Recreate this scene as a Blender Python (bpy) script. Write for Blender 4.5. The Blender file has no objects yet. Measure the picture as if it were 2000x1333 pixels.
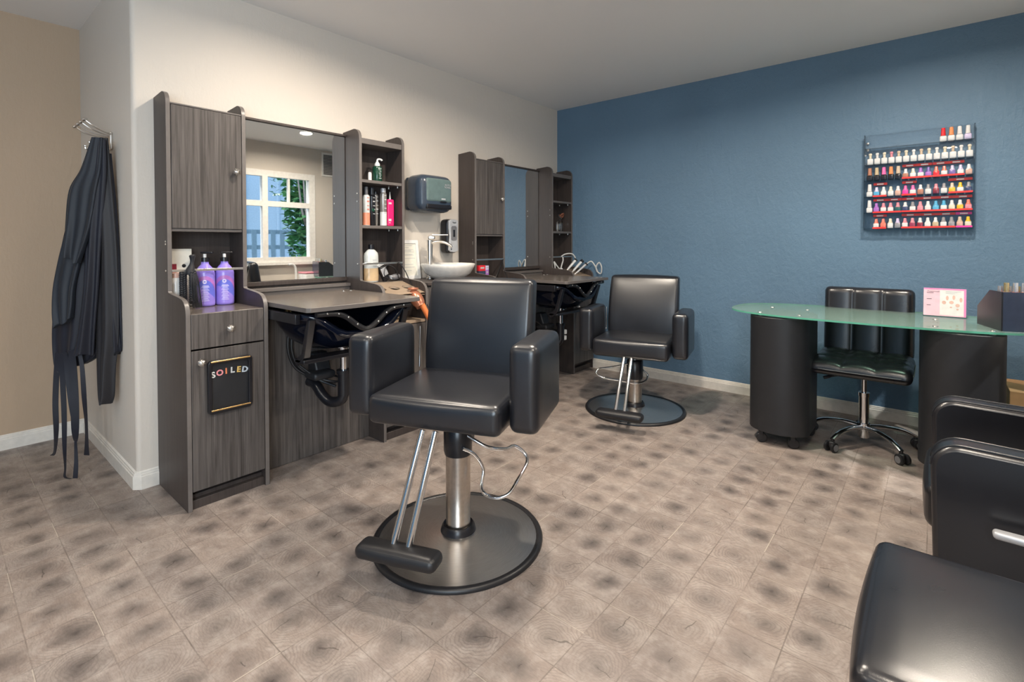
import bpy, bmesh, math, random
from mathutils import Vector, Matrix
random.seed(7)
PI = math.pi
SC = bpy.context.scene
COL = SC.collection

# ------------------------------------------------------------------ camera
F_PX, YAW, PITCH, ROLL, CY = 977.31, 0.704037, 0.0181004, -0.0014666, 494.138
cam_d = bpy.data.cameras.new('camera'); cam = bpy.data.objects.new('camera', cam_d); COL.objects.link(cam)
cam_d.sensor_width = 36.0; cam_d.lens = 36.0 * F_PX / 2000.0
cam_d.shift_y = -(666.5 - CY) / 2000.0
cam_d.clip_start = 0.02
_f = Vector((-math.sin(YAW) * math.cos(PITCH), math.cos(YAW) * math.cos(PITCH), -math.sin(PITCH)))
_r = Vector((math.cos(YAW), math.sin(YAW), 0)); _u = _r.cross(_f)
_r2 = _r * math.cos(ROLL) + _u * math.sin(ROLL); _u2 = -_r * math.sin(ROLL) + _u * math.cos(ROLL)
cam.matrix_world = Matrix(((_r2.x, _u2.x, -_f.x, 2.9622), (_r2.y, _u2.y, -_f.y, -4.2029), (_r2.z, _u2.z, -_f.z, 1.2), (0, 0, 0, 1)))
SC.camera = cam

# ------------------------------------------------------------------ world, sun, exposure
W = bpy.data.worlds.new('world'); SC.world = W; W.use_nodes = True
_n = W.node_tree.nodes; _bg = _n['Background']
_sky = _n.new('ShaderNodeTexSky'); _sky.sky_type = 'NISHITA'; _sky.sun_elevation = math.radians(48)
_sky.sun_rotation = math.radians(200); _sky.sun_disc = False
W.node_tree.links.new(_sky.outputs[0], _bg.inputs[0]); _bg.inputs[1].default_value = 0.55
SC.view_settings.view_transform = 'Standard'; SC.view_settings.look = 'None'
SC.view_settings.exposure = 0.10; SC.view_settings.gamma = 1.0; SC.view_settings.use_curve_mapping = False
CEIL = 2.554
# recessed downlights: position, watts; the last three are unseen fill lights added
LAMPS = [(2.95, -1.17, 30), (1.55, -2.00, 38), (0.90, -2.85, 20), (2.95, -3.3, 20), (1.3, -5.0, 11), (3.1, -5.2, 25), (-0.3, -5.3, 4)]
WARM = (1.0, 0.885, 0.75)
def lamp_light(i, x, y, w):
    l = bpy.data.lights.new('downlight_glow', 'AREA'); l.shape = 'DISK'; l.size = 0.13; l.energy = w; l.color = WARM; l.spread = math.radians(165)
    o = bpy.data.objects.new('downlight_glow', l); o.location = (x, y, CEIL - 0.012); COL.objects.link(o)
for i, (x, y, w) in enumerate(LAMPS): lamp_light(i, x, y, w)
# area lights: portal for the right wall's window, and an added cool fill
def day(name, loc, sx, sz, w, col, rot):
    l = bpy.data.lights.new(name, 'AREA'); l.shape = 'RECTANGLE'; l.size = sx; l.size_y = sz; l.energy = w; l.color = col
    o = bpy.data.objects.new(name, l); o.location = loc; o.rotation_euler = rot; COL.objects.link(o); o.visible_camera = True
    return o
_p = day('window_portal', (3.93, -1.275, 1.56), 1.14, 1.29, 1, (1, 1, 1), (0, PI / 2, 0)); _p.data.cycles.is_portal = True
_s = bpy.data.lights.new('sun', 'SUN'); _s.energy = 6; _s.angle = 0.01; _s.color = (1, 0.97, 0.9); _so = bpy.data.objects.new('sun', _s); COL.objects.link(_so); _so.rotation_euler = (math.radians(38), 0, math.radians(60))
day('cool_fill_light', (3.86, -5.75, 1.45), 1.5, 1.9, 100, (0.70, 0.86, 1.0), (0, PI / 2, 0))  # added cool fill by the solid right wall; no window stands there

# ------------------------------------------------------------------ materials
class G:
    def __init__(s, name):
        s.m = bpy.data.materials.new(name); s.m.use_nodes = True; s.t = s.m.node_tree; s.n = s.t.nodes; s.b = s.n['Principled BSDF']
    def lk(s, a, b): s.t.links.new(a, b)
    def put(s, sock, v):
        if hasattr(v, 'is_linked') or hasattr(v, 'links'): s.lk(v, sock)
        elif isinstance(v, (tuple, list)) and len(v) == 3 and sock.type == 'RGBA': sock.default_value = (*v, 1)
        else: sock.default_value = v
    def new(s, typ, **kw):
        n = s.n.new(typ)
        for k, v in kw.items(): setattr(n, k, v)
        return n
    def math(s, op, a, b=None, c=None, clamp=False):
        n = s.new('ShaderNodeMath', operation=op, use_clamp=clamp)
        for i, v in enumerate((a, b, c)):
            if v is not None: s.put(n.inputs[i], v)
        return n.outputs[0]
    def vm(s, op, a, b=None):
        n = s.new('ShaderNodeVectorMath', operation=op); s.put(n.inputs[0], a)
        if b is not None: s.put(n.inputs[1], b)
        return n.outputs['Value' if op in ('LENGTH', 'DISTANCE') else 'Vector']
    def mix(s, f, a, b, mode='MIX'):
        n = s.new('ShaderNodeMix', data_type='RGBA', blend_type=mode); s.put(n.inputs['Factor'], f); s.put(n.inputs['A'], a) if False else None
        s.put(n.inputs[0], f); s.put(n.inputs[6], a); s.put(n.inputs[7], b); return n.outputs[2]
    def coord(s, k='Object'): return s.new('ShaderNodeTexCoord').outputs[k]
    def scale(s, v, sc, loc=(0, 0, 0), rot=(0, 0, 0)):
        n = s.new('ShaderNodeMapping'); s.lk(v, n.inputs[0]); n.inputs['Scale'].default_value = sc; n.inputs['Location'].default_value = loc; n.inputs['Rotation'].default_value = rot
        return n.outputs[0]
    def noise(s, v, sc, det=3, rough=0.5, dist=0):
        n = s.new('ShaderNodeTexNoise'); s.lk(v, n.inputs['Vector']); n.inputs['Scale'].default_value = sc; n.inputs['Detail'].default_value = det
        n.inputs['Roughness'].default_value = rough; n.inputs['Distortion'].default_value = dist; return n.outputs['Fac']
    def ramp(s, f, pts):
        n = s.new('ShaderNodeValToRGB'); s.lk(f, n.inputs[0]); e = n.color_ramp.elements
        while len(e) < len(pts): e.new(0.5)
        for q, (p, c) in zip(e, pts): q.position = p; q.color = (*c, 1) if len(c) == 3 else c
        return n.outputs[0]
    def bump(s, h, strength=0.2, dist=0.01):
        n = s.new('ShaderNodeBump'); n.inputs['Strength'].default_value = strength; n.inputs['Distance'].default_value = dist
        s.lk(h, n.inputs['Height']); s.lk(n.outputs[0], s.b.inputs['Normal'])
    def set(s, **kw):
        for k, v in kw.items(): s.put(s.b.inputs[k.replace('_', ' ')], v)
        return s
M = {}
def simple(name, col, rough=0.5, metal=0.0, noise=0.06, nsc=30, **kw):
    g = G(name); f = g.noise(g.coord(), nsc, 2)
    c = g.ramp(f, [(0.3, tuple(max(0, x * (1 - noise)) for x in col)), (0.7, tuple(min(1, x * (1 + noise)) for x in col))])
    g.set(Base_Color=c, Roughness=rough, Metallic=metal, **kw); M[name] = g.m; return g.m

def wall_mat(name, col, sc=1.0, bump=0.55, var=0.05):
    g = G(name); c = g.coord()
    n1 = g.noise(g.scale(c, (1, 1, 1.0), rot=(0.6, 0.5, 0.7)), 16 * sc, 5, 0.62, 1.2); n2 = g.noise(c, 90, 3)
    st = g.noise(g.scale(c, (30, 30, 7), rot=(0.75, 0.75, 0.0)), 1.6 * sc, 4, 0.6, 0.5)
    f = g.math('ADD', g.math('MULTIPLY', n1, 0.5), g.math('ADD', g.math('MULTIPLY', n2, 0.12), g.math('MULTIPLY', st, 0.45)))
    n3 = g.noise(c, 1.3, 2)
    col2 = g.ramp(n3, [(0.3, tuple(x * (1 - var) for x in col)), (0.7, tuple(x * (1 + var) for x in col))])
    g.set(Base_Color=col2, Roughness=0.55); g.b.inputs['Specular IOR Level'].default_value = 0.4; g.bump(f, bump, 0.009); M[name] = g.m
wall_mat('cream_paint', (0.63, 0.575, 0.51), bump=0.28, var=0.015)
wall_mat('greige_paint', (0.44, 0.325, 0.225), bump=0.28, var=0.015)
wall_mat('blue_paint', (0.122, 0.212, 0.312), bump=1.0, var=0.07)
wall_mat('ceiling_paint', (0.80, 0.79, 0.78), bump=0.08, var=0.01)
simple('white_trim', (0.70, 0.66, 0.60), 0.35)
simple('window_white', (0.80, 0.78, 0.74), 0.35)

def wood(name, dark, light, rough=0.42, rot=0.0, sc=1.0):
    g = G(name); c = g.coord()
    v = g.scale(c, (42 * sc, 42 * sc, 1.3 * sc), rot=(0, rot, 0))
    a = g.noise(v, 1.6, 6, 0.65, 0.5); b = g.noise(g.scale(c, (230, 230, 3), rot=(0, rot, 0)), 1.0, 3, 0.6)
    f = g.math('ADD', g.math('MULTIPLY', a, 0.7), g.math('MULTIPLY', b, 0.3))
    g.set(Base_Color=g.ramp(f, [(0.34, dark), (0.5, tuple((x + y) / 2 for x, y in zip(dark, light))), (0.68, light)]), Roughness=rough)
    g.b.inputs['Specular IOR Level'].default_value = 0.35; g.bump(f, 0.25, 0.002); M[name] = g.m
wood('grey_laminate', (0.034, 0.029, 0.027), (0.138, 0.122, 0.114))
wood('dark_laminate', (0.042, 0.033, 0.030), (0.072, 0.058, 0.053), 0.46)
simple('edge_band', (0.135, 0.12, 0.112), 0.35)
simple('counter_laminate', (0.15, 0.127, 0.11), 0.22, nsc=120)
simple('tan_laminate', (0.33, 0.25, 0.18), 0.4)

def leather(name, col, rough=0.36):
    g = G(name); c = g.coord(); v = g.new('ShaderNodeTexVoronoi'); g.lk(c, v.inputs['Vector']); v.inputs['Scale'].default_value = 420
    n = g.noise(c, 5, 3); g.set(Base_Color=g.ramp(n, [(0.3, tuple(x * 0.85 for x in col)), (0.7, tuple(x * 1.15 for x in col))]),
        Roughness=g.ramp(n, [(0.3, (rough - 0.01,) * 3), (0.7, (rough + 0.02,) * 3)]))
    g.b.inputs['Specular IOR Level'].default_value = 0.75
    h = g.math('ADD', g.math('MULTIPLY', v.outputs['Distance'], 0.10), g.math('MULTIPLY', g.noise(c, 4, 1), 1.0)); g.bump(h, 0.06, 0.01); M[name] = g.m
leather('black_leather', (0.011, 0.012, 0.016), 0.31); leather('soft_black_leather', (0.010, 0.010, 0.013), 0.28)
simple('matte_black_vinyl', (0.016, 0.017, 0.020), 0.45); simple('black_plastic', (0.010, 0.010, 0.013), 0.28); simple('black_rubber', (0.012, 0.012, 0.014), 0.4)
simple('bowl_black', (0.004, 0.006, 0.014), 0.10); simple('grey_plastic', (0.16, 0.16, 0.17), 0.4); simple('navy_plastic', (0.035, 0.05, 0.075), 0.25)
simple('chrome', (0.72, 0.72, 0.73), 0.09, 1.0, 0.01); simple('satin_nickel', (0.70, 0.67, 0.63), 0.28, 1.0, 0.02); simple('brass', (0.8, 0.55, 0.25), 0.25, 1.0)
simple('brushed_column', (0.52, 0.47, 0.42), 0.30, 1.0, 0.08, 60)
def brushed():
    g = G('brushed_steel'); c = g.coord(); s = g.new('ShaderNodeSeparateXYZ'); g.lk(c, s.inputs[0])
    ang = g.math('ARCTAN2', s.outputs[1], s.outputs[0]); rad = g.vm('LENGTH', c)
    cb = g.new('ShaderNodeCombineXYZ'); g.lk(g.math('MULTIPLY', ang, 2.0), cb.inputs[0]); g.lk(g.math('MULTIPLY', rad, 160), cb.inputs[1])
    n = g.noise(cb.outputs[0], 2.0, 4)
    g.set(Base_Color=g.ramp(n, [(0.3, (0.78, 0.76, 0.74)), (0.7, (0.90, 0.88, 0.86))]), Metallic=1.0, Roughness=0.28)
    M['brushed_steel'] = g.m
brushed()
def mirror():
    g = G('mirror_silver'); g.set(Base_Color=g.ramp(g.noise(g.coord(), 3), [(0.3, (0.88, 0.89, 0.88)), (0.7, (0.90, 0.91, 0.90))]), Metallic=1.0, Roughness=0.012); M['mirror_silver'] = g.m
mirror()
def glass(name, col, rough=0.0, ior=1.45, trans=1.0):
    g = G(name); g.set(Base_Color=col, Roughness=rough, IOR=ior, Transmission_Weight=trans); M[name] = g.m
glass('clear_acrylic', (0.93, 0.96, 0.98), 0.02, 1.3); glass('bottle_glass', (0.9, 0.93, 0.93), 0.03, 1.3)
def thin_glass(name, tint, fac):
    g = G(name); tr = g.new('ShaderNodeBsdfTransparent'); gl = g.new('ShaderNodeBsdfGlossy'); gl.inputs['Roughness'].default_value = 0.01
    tr.inputs[0].default_value = (*tint, 1); fr = g.new('ShaderNodeFresnel'); fr.inputs[0].default_value = 1.45
    f = g.math('MULTIPLY', fr.outputs[0], fac); mx = g.new('ShaderNodeMixShader'); g.lk(f, mx.inputs[0]); g.lk(tr.outputs[0], mx.inputs[1]); g.lk(gl.outputs[0], mx.inputs[2])
    out = g.n['Material Output']; g.lk(mx.outputs[0], out.inputs['Surface']); M[name] = g.m
thin_glass('window_glass', (0.97, 0.99, 1.0), 0.6); thin_glass('acrylic_sheet', (0.975, 0.985, 0.99), 0.9)
def frosted():
    g = G('green_desk_glass'); g.set(Base_Color=(0.42, 0.66, 0.58), Roughness=0.04, IOR=1.5, Transmission_Weight=0.55)
    tr = g.new('ShaderNodeBsdfTransparent'); tr.inputs[0].default_value = (0.62, 0.82, 0.76, 1)
    g.set(Transmission_Weight=0.0); mx = g.new('ShaderNodeMixShader'); mx.inputs[0].default_value = 0.42
    g.lk(tr.outputs[0], mx.inputs[1]); g.lk(g.b.outputs[0], mx.inputs[2]); g.lk(mx.outputs[0], g.n['Material Output'].inputs['Surface'])
    g.set(Base_Color=g.ramp(g.noise(g.coord(), 4), [(0.3, (0.40, 0.56, 0.51)), (0.7, (0.45, 0.61, 0.56))])); M['green_desk_glass'] = g.m
frosted()
simple('green_glass_edge', (0.12, 0.42, 0.30), 0.1)
simple('porcelain', (0.80, 0.78, 0.74), 0.12); simple('white_plastic', (0.75, 0.75, 0.74), 0.35); simple('silver_plastic', (0.52, 0.53, 0.55), 0.35, 0.3)
simple('cream_paper', (0.72, 0.70, 0.62), 0.7); simple('pale_print', (0.45, 0.46, 0.46), 0.7); simple('dark_print', (0.10, 0.10, 0.12), 0.7)
simple('cardboard', (0.42, 0.24, 0.11), 0.8, nsc=18); simple('cable_black', (0.012, 0.012, 0.014), 0.35); simple('cable_white', (0.62, 0.62, 0.60), 0.4)
simple('copper_shell', (0.50, 0.20, 0.12), 0.25, 0.5); simple('orange_shell', (0.72, 0.20, 0.06), 0.3)
def cloth(name, col, sheen=0.3):
    g = G(name); c = g.coord(); n = g.noise(c, 8, 4)
    g.set(Base_Color=g.ramp(n, [(0.3, tuple(x * 0.8 for x in col)), (0.7, tuple(x * 1.2 for x in col))]), Roughness=0.6, Sheen_Weight=sheen); g.bump(g.noise(c, 500, 2), 0.15, 0.002); M[name] = g.m
cloth('navy_cloth', (0.005, 0.006, 0.014), 0.03); cloth('slate_cloth', (0.009, 0.013, 0.021), 0.05); cloth('charcoal_cloth', (0.012, 0.011, 0.014), 0.04); cloth('hair_black', (0.01, 0.01, 0.014), 0.1)
def emis(name, col, st):
    g = G(name); g.set(Base_Color=(0.9, 0.9, 0.9), Emission_Color=col, Emission_Strength=st); M[name] = g.m
emis('lamp_lens', (1.0, 0.80, 0.55), 9.0)
def foliage():
    g = G('leaves'); n = g.noise(g.coord(), 7, 4)
    g.set(Base_Color=g.ramp(n, [(0.3, (0.02, 0.11, 0.03)), (0.5, (0.05, 0.22, 0.07)), (0.7, (0.22, 0.40, 0.14))]), Roughness=0.5); M['leaves'] = g.m
foliage(); simple('bark', (0.28, 0.25, 0.23), 0.8); simple('outside_siding', (0.42, 0.55, 0.66), 0.7); simple('fence_paint', (0.22, 0.34, 0.42), 0.7); simple('outside_ground', (0.2, 0.22, 0.2), 0.9)

def floor_mat():
    g = G('end_grain_vinyl'); c = g.coord(); S = 0.1597
    v = g.vm('MULTIPLY', g.vm('ADD', c, (-2.146 + S * 40, 3.70 + S * 40, 0.0)), (1 / S, 1 / S, 0.0))
    cell = g.vm('FLOOR', v); fr = g.vm('SUBTRACT', g.vm('SUBTRACT', v, cell), (0.5, 0.5, 0.0))
    wn = g.new('ShaderNodeTexWhiteNoise', noise_dimensions='3D'); g.lk(cell, wn.inputs['Vector'])
    wn2 = g.new('ShaderNodeTexWhiteNoise', noise_dimensions='3D'); g.lk(g.vm('ADD', cell, (17.3, 5.1, 3.3)), wn2.inputs['Vector'])
    rs = g.new('ShaderNodeSeparateColor'); g.lk(wn.outputs['Color'], rs.inputs[0]); rs2 = g.new('ShaderNodeSeparateColor'); g.lk(wn2.outputs['Color'], rs2.inputs[0])
    R, Gc, B = rs.outputs; R2, G2, B2 = rs2.outputs
    off = g.vm('MULTIPLY', g.vm('SUBTRACT', wn.outputs['Color'], (0.5, 0.5, 0.5)), (0.30, 0.30, 0.0))
    def warp(sc, amt, det):
        nz = g.new('ShaderNodeTexNoise'); g.lk(g.vm('ADD', v, g.vm('MULTIPLY', wn2.outputs['Color'], (9.0, 9.0, 9.0))), nz.inputs['Vector']); nz.inputs['Scale'].default_value = sc; nz.inputs['Detail'].default_value = det
        return g.vm('MULTIPLY', g.vm('SUBTRACT', nz.outputs['Color'], (0.5, 0.5, 0.5)), (amt, amt, 0.0)), nz
    w1, nz = warp(1.3, 0.45, 2); w2, _ = warp(5.0, 0.10, 3)
    p0 = g.vm('SUBTRACT', fr, off); p = g.vm('ADD', g.vm('ADD', p0, w1), w2)
    d = g.vm('LENGTH', p)
    rn = g.noise(v, 3.0, 4, 0.6)
    rings = g.math('MULTIPLY_ADD', g.math('SINE', g.math('ADD', g.math('MULTIPLY', d, 85.0), g.math('MULTIPLY', rn, 9.0))), 0.5, 0.5)
    rings = g.math('POWER', rings, 3.0)
    rmask = g.math('MULTIPLY', g.math('GREATER_THAN', R2, 0.25), g.math('MULTIPLY_ADD', g.noise(v, 1.1, 2), 0.9, -0.22, clamp=True))
    dark = g.new('ShaderNodeMapRange', interpolation_type='SMOOTHSTEP'); g.lk(g.math('ADD', d, g.math('MULTIPLY_ADD', g.noise(v, 4.5, 5, 0.65), 0.36, -0.18)), dark.inputs[0]); dark.inputs[1].default_value = 0.0; dark.inputs[2].default_value = 0.50; dark.inputs[3].default_value = 1.0; dark.inputs[4].default_value = 0.0
    strength = g.math('MULTIPLY_ADD', g.math('POWER', Gc, 0.7), 0.80, 0.06)
    dk = g.math('MULTIPLY', dark.outputs[0], strength)
    pith = g.new('ShaderNodeMapRange', interpolation_type='SMOOTHSTEP'); g.lk(d, pith.inputs[0]); pith.inputs[1].default_value = 0.0; pith.inputs[2].default_value = 0.06; pith.inputs[3].default_value = 0.6; pith.inputs[4].default_value = 0.0
    base = g.mix(B, (0.325, 0.275, 0.248), (0.205, 0.170, 0.156)); base = g.mix(g.math('MULTIPLY', B2, 0.40), base, (0.34, 0.255, 0.205))
    base = g.mix(g.math('MULTIPLY_ADD', g.noise(g.scale(c, (9, 34, 1)), 2, 6, 0.7), 1.5, -0.45, clamp=True), base, (0.195, 0.160, 0.140))
    base = g.mix(g.math('MULTIPLY_ADD', g.noise(c, 7, 5, 0.6), 1.6, -0.6, clamp=True), base, (0.42, 0.362, 0.318))
    gr = g.noise(g.scale(c, (24, 130, 1), rot=(0, 0, 0.06)), 2.2, 6, 0.75)
    base = g.mix(g.math('MULTIPLY_ADD', gr, 2.2, -0.95, clamp=True), base, (0.145, 0.118, 0.105))
    base = g.mix(g.math('MULTIPLY_ADD', g.noise(v, 2.4, 6, 0.7), 1.8, -0.85, clamp=True), base, (0.50, 0.45, 0.41))
    col = g.mix(dk, base, (0.070, 0.058, 0.055)); col = g.mix(g.math('MULTIPLY', rings, g.math('MULTIPLY', rmask, 0.85)), col, (0.09, 0.074, 0.068))
    col = g.mix(g.math('MULTIPLY', pith.outputs[0], strength), col, (0.04, 0.033, 0.03))
    # a radial check (drying crack) in some blocks
    sp0 = g.new('ShaderNodeSeparateXYZ'); g.lk(p, sp0.inputs[0]); ang = g.math('ARCTAN2', sp0.outputs[1], sp0.outputs[0])
    tgt = g.math('MULTIPLY_ADD', G2, 6.0, -3.0); da = g.math('ABSOLUTE', g.math('SUBTRACT', ang, tgt))
    crack = g.math('MULTIPLY', g.math('LESS_THAN', g.math('MULTIPLY', da, d), 0.009), g.math('MULTIPLY', g.math('LESS_THAN', d, g.math('MULTIPLY_ADD', R2, 0.5, 0.05)), g.math('GREATER_THAN', B, 0.45)))
    col = g.mix(g.math('MULTIPLY', crack, 0.65), col, (0.055, 0.043, 0.038))
    vo = g.new('ShaderNodeTexVoronoi', feature='DISTANCE_TO_EDGE'); g.lk(g.vm('ADD', g.vm('MULTIPLY', v, (0.5, 1.6, 0.0)), g.vm('MULTIPLY', nz.outputs['Color'], (1.6, 1.6, 0.0))), vo.inputs['Vector']); vo.inputs['Scale'].default_value = 0.8
    c2 = g.math('MULTIPLY', g.math('LESS_THAN', vo.outputs['Distance'], -1.0), g.math('GREATER_THAN', g.noise(c, 5, 2), 0.60))
    col = g.mix(g.math('MULTIPLY', c2, 0.5), col, (0.07, 0.055, 0.05))
    sp = g.new('ShaderNodeSeparateXYZ'); g.lk(fr, sp.inputs[0])
    ax = g.math('ABSOLUTE', sp.outputs[0]); ay = g.math('ABSOLUTE', sp.outputs[1])
    sx = g.math('GREATER_THAN', ax, 0.488); sy = g.math('GREATER_THAN', ay, 0.489); seam = g.math('MAXIMUM', sx, sy)
    pale = g.math('MULTIPLY', g.math('GREATER_THAN', sp.outputs[0], 0.478), g.math('GREATER_THAN', R, 0.90))
    pale2 = g.math('MULTIPLY', g.math('GREATER_THAN', sp.outputs[1], 0.484), g.math('GREATER_THAN', R2, 0.86))
    col = g.mix(g.math('MULTIPLY', seam, g.math('MULTIPLY_ADD', g.noise(c, 6, 2), 1.6, -0.45, clamp=True)), col, (0.09, 0.072, 0.062))
    col = g.mix(g.math('MULTIPLY', g.math('MAXIMUM', pale, pale2), 0.6), col, (0.50, 0.44, 0.37))
    h = g.math('SUBTRACT', g.math('MULTIPLY', rings, -0.06), g.math('MULTIPLY', seam, 1.0)); g.bump(h, 0.35, 0.0025)
    rough = g.ramp(g.noise(g.scale(c, (6, 20, 1)), 3, 4), [(0.3, (0.36,) * 3), (0.7, (0.52,) * 3)])
    g.set(Base_Color=col, Roughness=rough); M['end_grain_vinyl'] = g.m
floor_mat()

# ------------------------------------------------------------------ mesh helpers
def TM(loc=(0, 0, 0), rot=(0, 0, 0), sc=(1, 1, 1)):
    from mathutils import Euler
    return Matrix.Translation(loc) @ Euler(rot).to_matrix().to_4x4() @ Matrix.Diagonal((*sc, 1))
def nb(): return bmesh.new()
def add(bm, V, F, mat=None, mi=0):
    vs = [bm.verts.new((mat @ Vector(v)) if mat else Vector(v)) for v in V]
    for f in F:
        try: q = bm.faces.new([vs[i] for i in f]); q.material_index = mi; q.smooth = True
        except ValueError: pass
def box(bm, x0, x1, y0, y1, z0, z1, m=None, mi=0):
    V = [(x, y, z) for x in (x0, x1) for y in (y0, y1) for z in (z0, z1)]
    add(bm, V, [(0, 1, 3, 2), (4, 6, 7, 5), (0, 4, 5, 1), (2, 3, 7, 6), (0, 2, 6, 4), (1, 5, 7, 3)], m, mi)
def rbox(bm, c, s, r, n=10, bulge=0.0, m=None, mi=0, warp=None):
    """rounded, slightly puffed cushion box"""
    hx, hy, hz = (a / 2 for a in s); r = min(r, hx, hy, hz) ; idx = {}; V = []; F = []
    def grid(h):   # positions concentrated at the rounded rim
        k = 4; inner = h - r
        out = [-h + r * (1 - math.cos(PI / 2 * i / k)) for i in range(k)] 
        mid = [-inner + 2 * inner * i / n for i in range(n + 1)]
        return out + mid + [-a for a in reversed(out)]
    def pt(p):
        q = Vector((max(-(hx - r), min(hx - r, p[0])), max(-(hy - r), min(hy - r, p[1])), max(-(hz - r), min(hz - r, p[2]))))
        d = Vector(p) - q
        if d.length > 1e-9: q = q + d.normalized() * r
        if bulge:
            ax = [abs(p[0]) >= hx - 1e-6, abs(p[1]) >= hy - 1e-6, abs(p[2]) >= hz - 1e-6]
            u = [1 - min(1, abs(q[i]) / h) ** 2 for i, h in enumerate((hx, hy, hz))]
            for i in range(3):
                if ax[i]:
                    o = [j for j in range(3) if j != i]; q[i] += math.copysign(bulge * u[o[0]] * u[o[1]], p[i])
        if warp: q = Vector(warp(q))
        return q + Vector(c)
    def vid(p):
        k = tuple(round(a, 6) for a in p)
        if k not in idx: idx[k] = len(V); V.append(tuple(pt(p)))
        return idx[k]
    gx, gy, gz = grid(hx), grid(hy), grid(hz)
    for a, b, fn in ((gx, gy, lambda u, v, s_: (u, v, s_ * hz)), (gy, gz, lambda u, v, s_: (s_ * hx, u, v)), (gz, gx, lambda u, v, s_: (v, s_ * hy, u))):
        for s_ in (-1, 1):
            for i in range(len(a) - 1):
                for j in range(len(b) - 1):
                    q = [vid(fn(a[i], b[j], s_)), vid(fn(a[i + 1], b[j], s_)), vid(fn(a[i + 1], b[j + 1], s_)), vid(fn(a[i], b[j + 1], s_))]
                    if len(set(q)) < 3: continue
                    F.append(tuple(q if s_ > 0 else q[::-1]))
    add(bm, V, F, m, mi)
def lathe(bm, prof, seg=24, m=None, mi=0, sx=1.0, sy=1.0):
    V = []; F = []; n = len(prof)
    for r, z in prof:
        for k in range(seg):
            a = 2 * PI * k / seg; V.append((r * sx * math.cos(a), r * sy * math.sin(a), z))
    for i in range(n - 1):
        for k in range(seg): F.append((i * seg + k, i * seg + (k + 1) % seg, (i + 1) * seg + (k + 1) % seg, (i + 1) * seg + k))
    if prof[0][0] > 1e-6: F.append(tuple(reversed(range(seg))))
    if prof[-1][0] > 1e-6: F.append(tuple((n - 1) * seg + k for k in range(seg)))
    add(bm, V, F, m, mi)
def axis_m(p0, p1):
    d = Vector(p1) - Vector(p0); return Matrix.Translation(p0) @ d.to_track_quat('Z', 'Y').to_matrix().to_4x4(), d.length
def cyl(bm, p0, p1, r, r1=None, seg=16, mi=0, m=None):
    A, L = axis_m(p0, p1); lathe(bm, [(r, 0), (r if r1 is None else r1, L)], seg, (m @ A) if m else A, mi)
def spline(pts, k=6, closed=False):
    P = [Vector(p) for p in pts]; n = len(P); out = []
    rng = range(n if closed else n - 1)
    for i in rng:
        if closed: a, b, c, d = P[(i - 1) % n], P[i], P[(i + 1) % n], P[(i + 2) % n]
        else: a, b, c, d = P[max(i - 1, 0)], P[i], P[i + 1], P[min(i + 2, n - 1)]
        for j in range(k):
            t = j / k; out.append(0.5 * ((2 * b) + (c - a) * t + (2 * a - 5 * b + 4 * c - d) * t * t + (3 * b - a - 3 * c + d) * t ** 3))
    if not closed: out.append(P[-1])
    return out
def tube(bm, pts, r, seg=8, closed=False, mi=0, m=None, smooth=6, flat=1.0):
    P = spline(pts, smooth, closed) if smooth else [Vector(p) for p in pts]
    n = len(P); V = []; F = []; up = Vector((0, 0, 1)); prev = None
    for i, p in enumerate(P):
        t = (P[(i + 1) % n] - P[i - 1]) if closed else (P[min(i + 1, n - 1)] - P[max(i - 1, 0)])
        t.normalize()
        if prev is None: a = t.orthogonal().normalized() if abs(t.z) > 0.95 else t.cross(up).normalized()
        else: a = (prev - t * prev.dot(t)).normalized()
        prev = a; b = t.cross(a)
        rr = r(i / (n - 1)) if callable(r) else r
        for k in range(seg):
            an = 2 * PI * k / seg; V.append(tuple(p + a * rr * math.cos(an) + b * rr * flat * math.sin(an)))
    for i in range(n if closed else n - 1):
        for k in range(seg): F.append((i * seg + k, i * seg + (k + 1) % seg, ((i + 1) % n) * seg + (k + 1) % seg, ((i + 1) % n) * seg + k))
    if not closed: F.append(tuple(reversed(range(seg)))); F.append(tuple((n - 1) * seg + k for k in range(seg)))
    add(bm, V, F, m, mi)
def prism(bm, poly, a, b, plane='xz', m=None, mi=0):
    """extrude a polygon; plane xz -> along y, xy -> along z, yz -> along x"""
    def P(u, v, w): return {'xz': (u, w, v), 'xy': (u, v, w), 'yz': (w, u, v)}[plane]
    n = len(poly); V = [P(u, v, a) for u, v in poly] + [P(u, v, b) for u, v in poly]
    F = [tuple(range(n)), tuple(range(2 * n - 1, n - 1, -1))] + [(i, i + n, (i + 1) % n + n, (i + 1) % n) for i in range(n)]
    add(bm, V, F, m, mi)
def rrect(w, h, r, k=5, cx=0, cy=0):
    out = []
    for (sx, sy, a0) in ((1, 1, 0), (-1, 1, PI / 2), (-1, -1, PI), (1, -1, 1.5 * PI)):
        for i in range(k + 1):
            a = a0 + PI / 2 * i / k; out.append((cx + sx * (w / 2 - r) + r * math.cos(a), cy + sy * (h / 2 - r) + r * math.sin(a)))
    return out
def ring_prism(bm, outer, inner, a, b, plane, m=None, mi=0):
    def P(u, v, w): return {'xz': (u, w, v), 'xy': (u, v, w), 'yz': (w, u, v)}[plane]
    n = len(outer); V = [P(u, v, w) for w in (a, b) for L in (outer, inner) for u, v in L]; F = []
    for i in range(n):
        j = (i + 1) % n
        F += [(i, j, n + j, n + i), (2 * n + i, 3 * n + i, 3 * n + j, 2 * n + j), (i, 2 * n + i, 2 * n + j, j), (n + i, n + j, 3 * n + j, 3 * n + i)]
    add(bm, V, F, m, mi)
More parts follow.
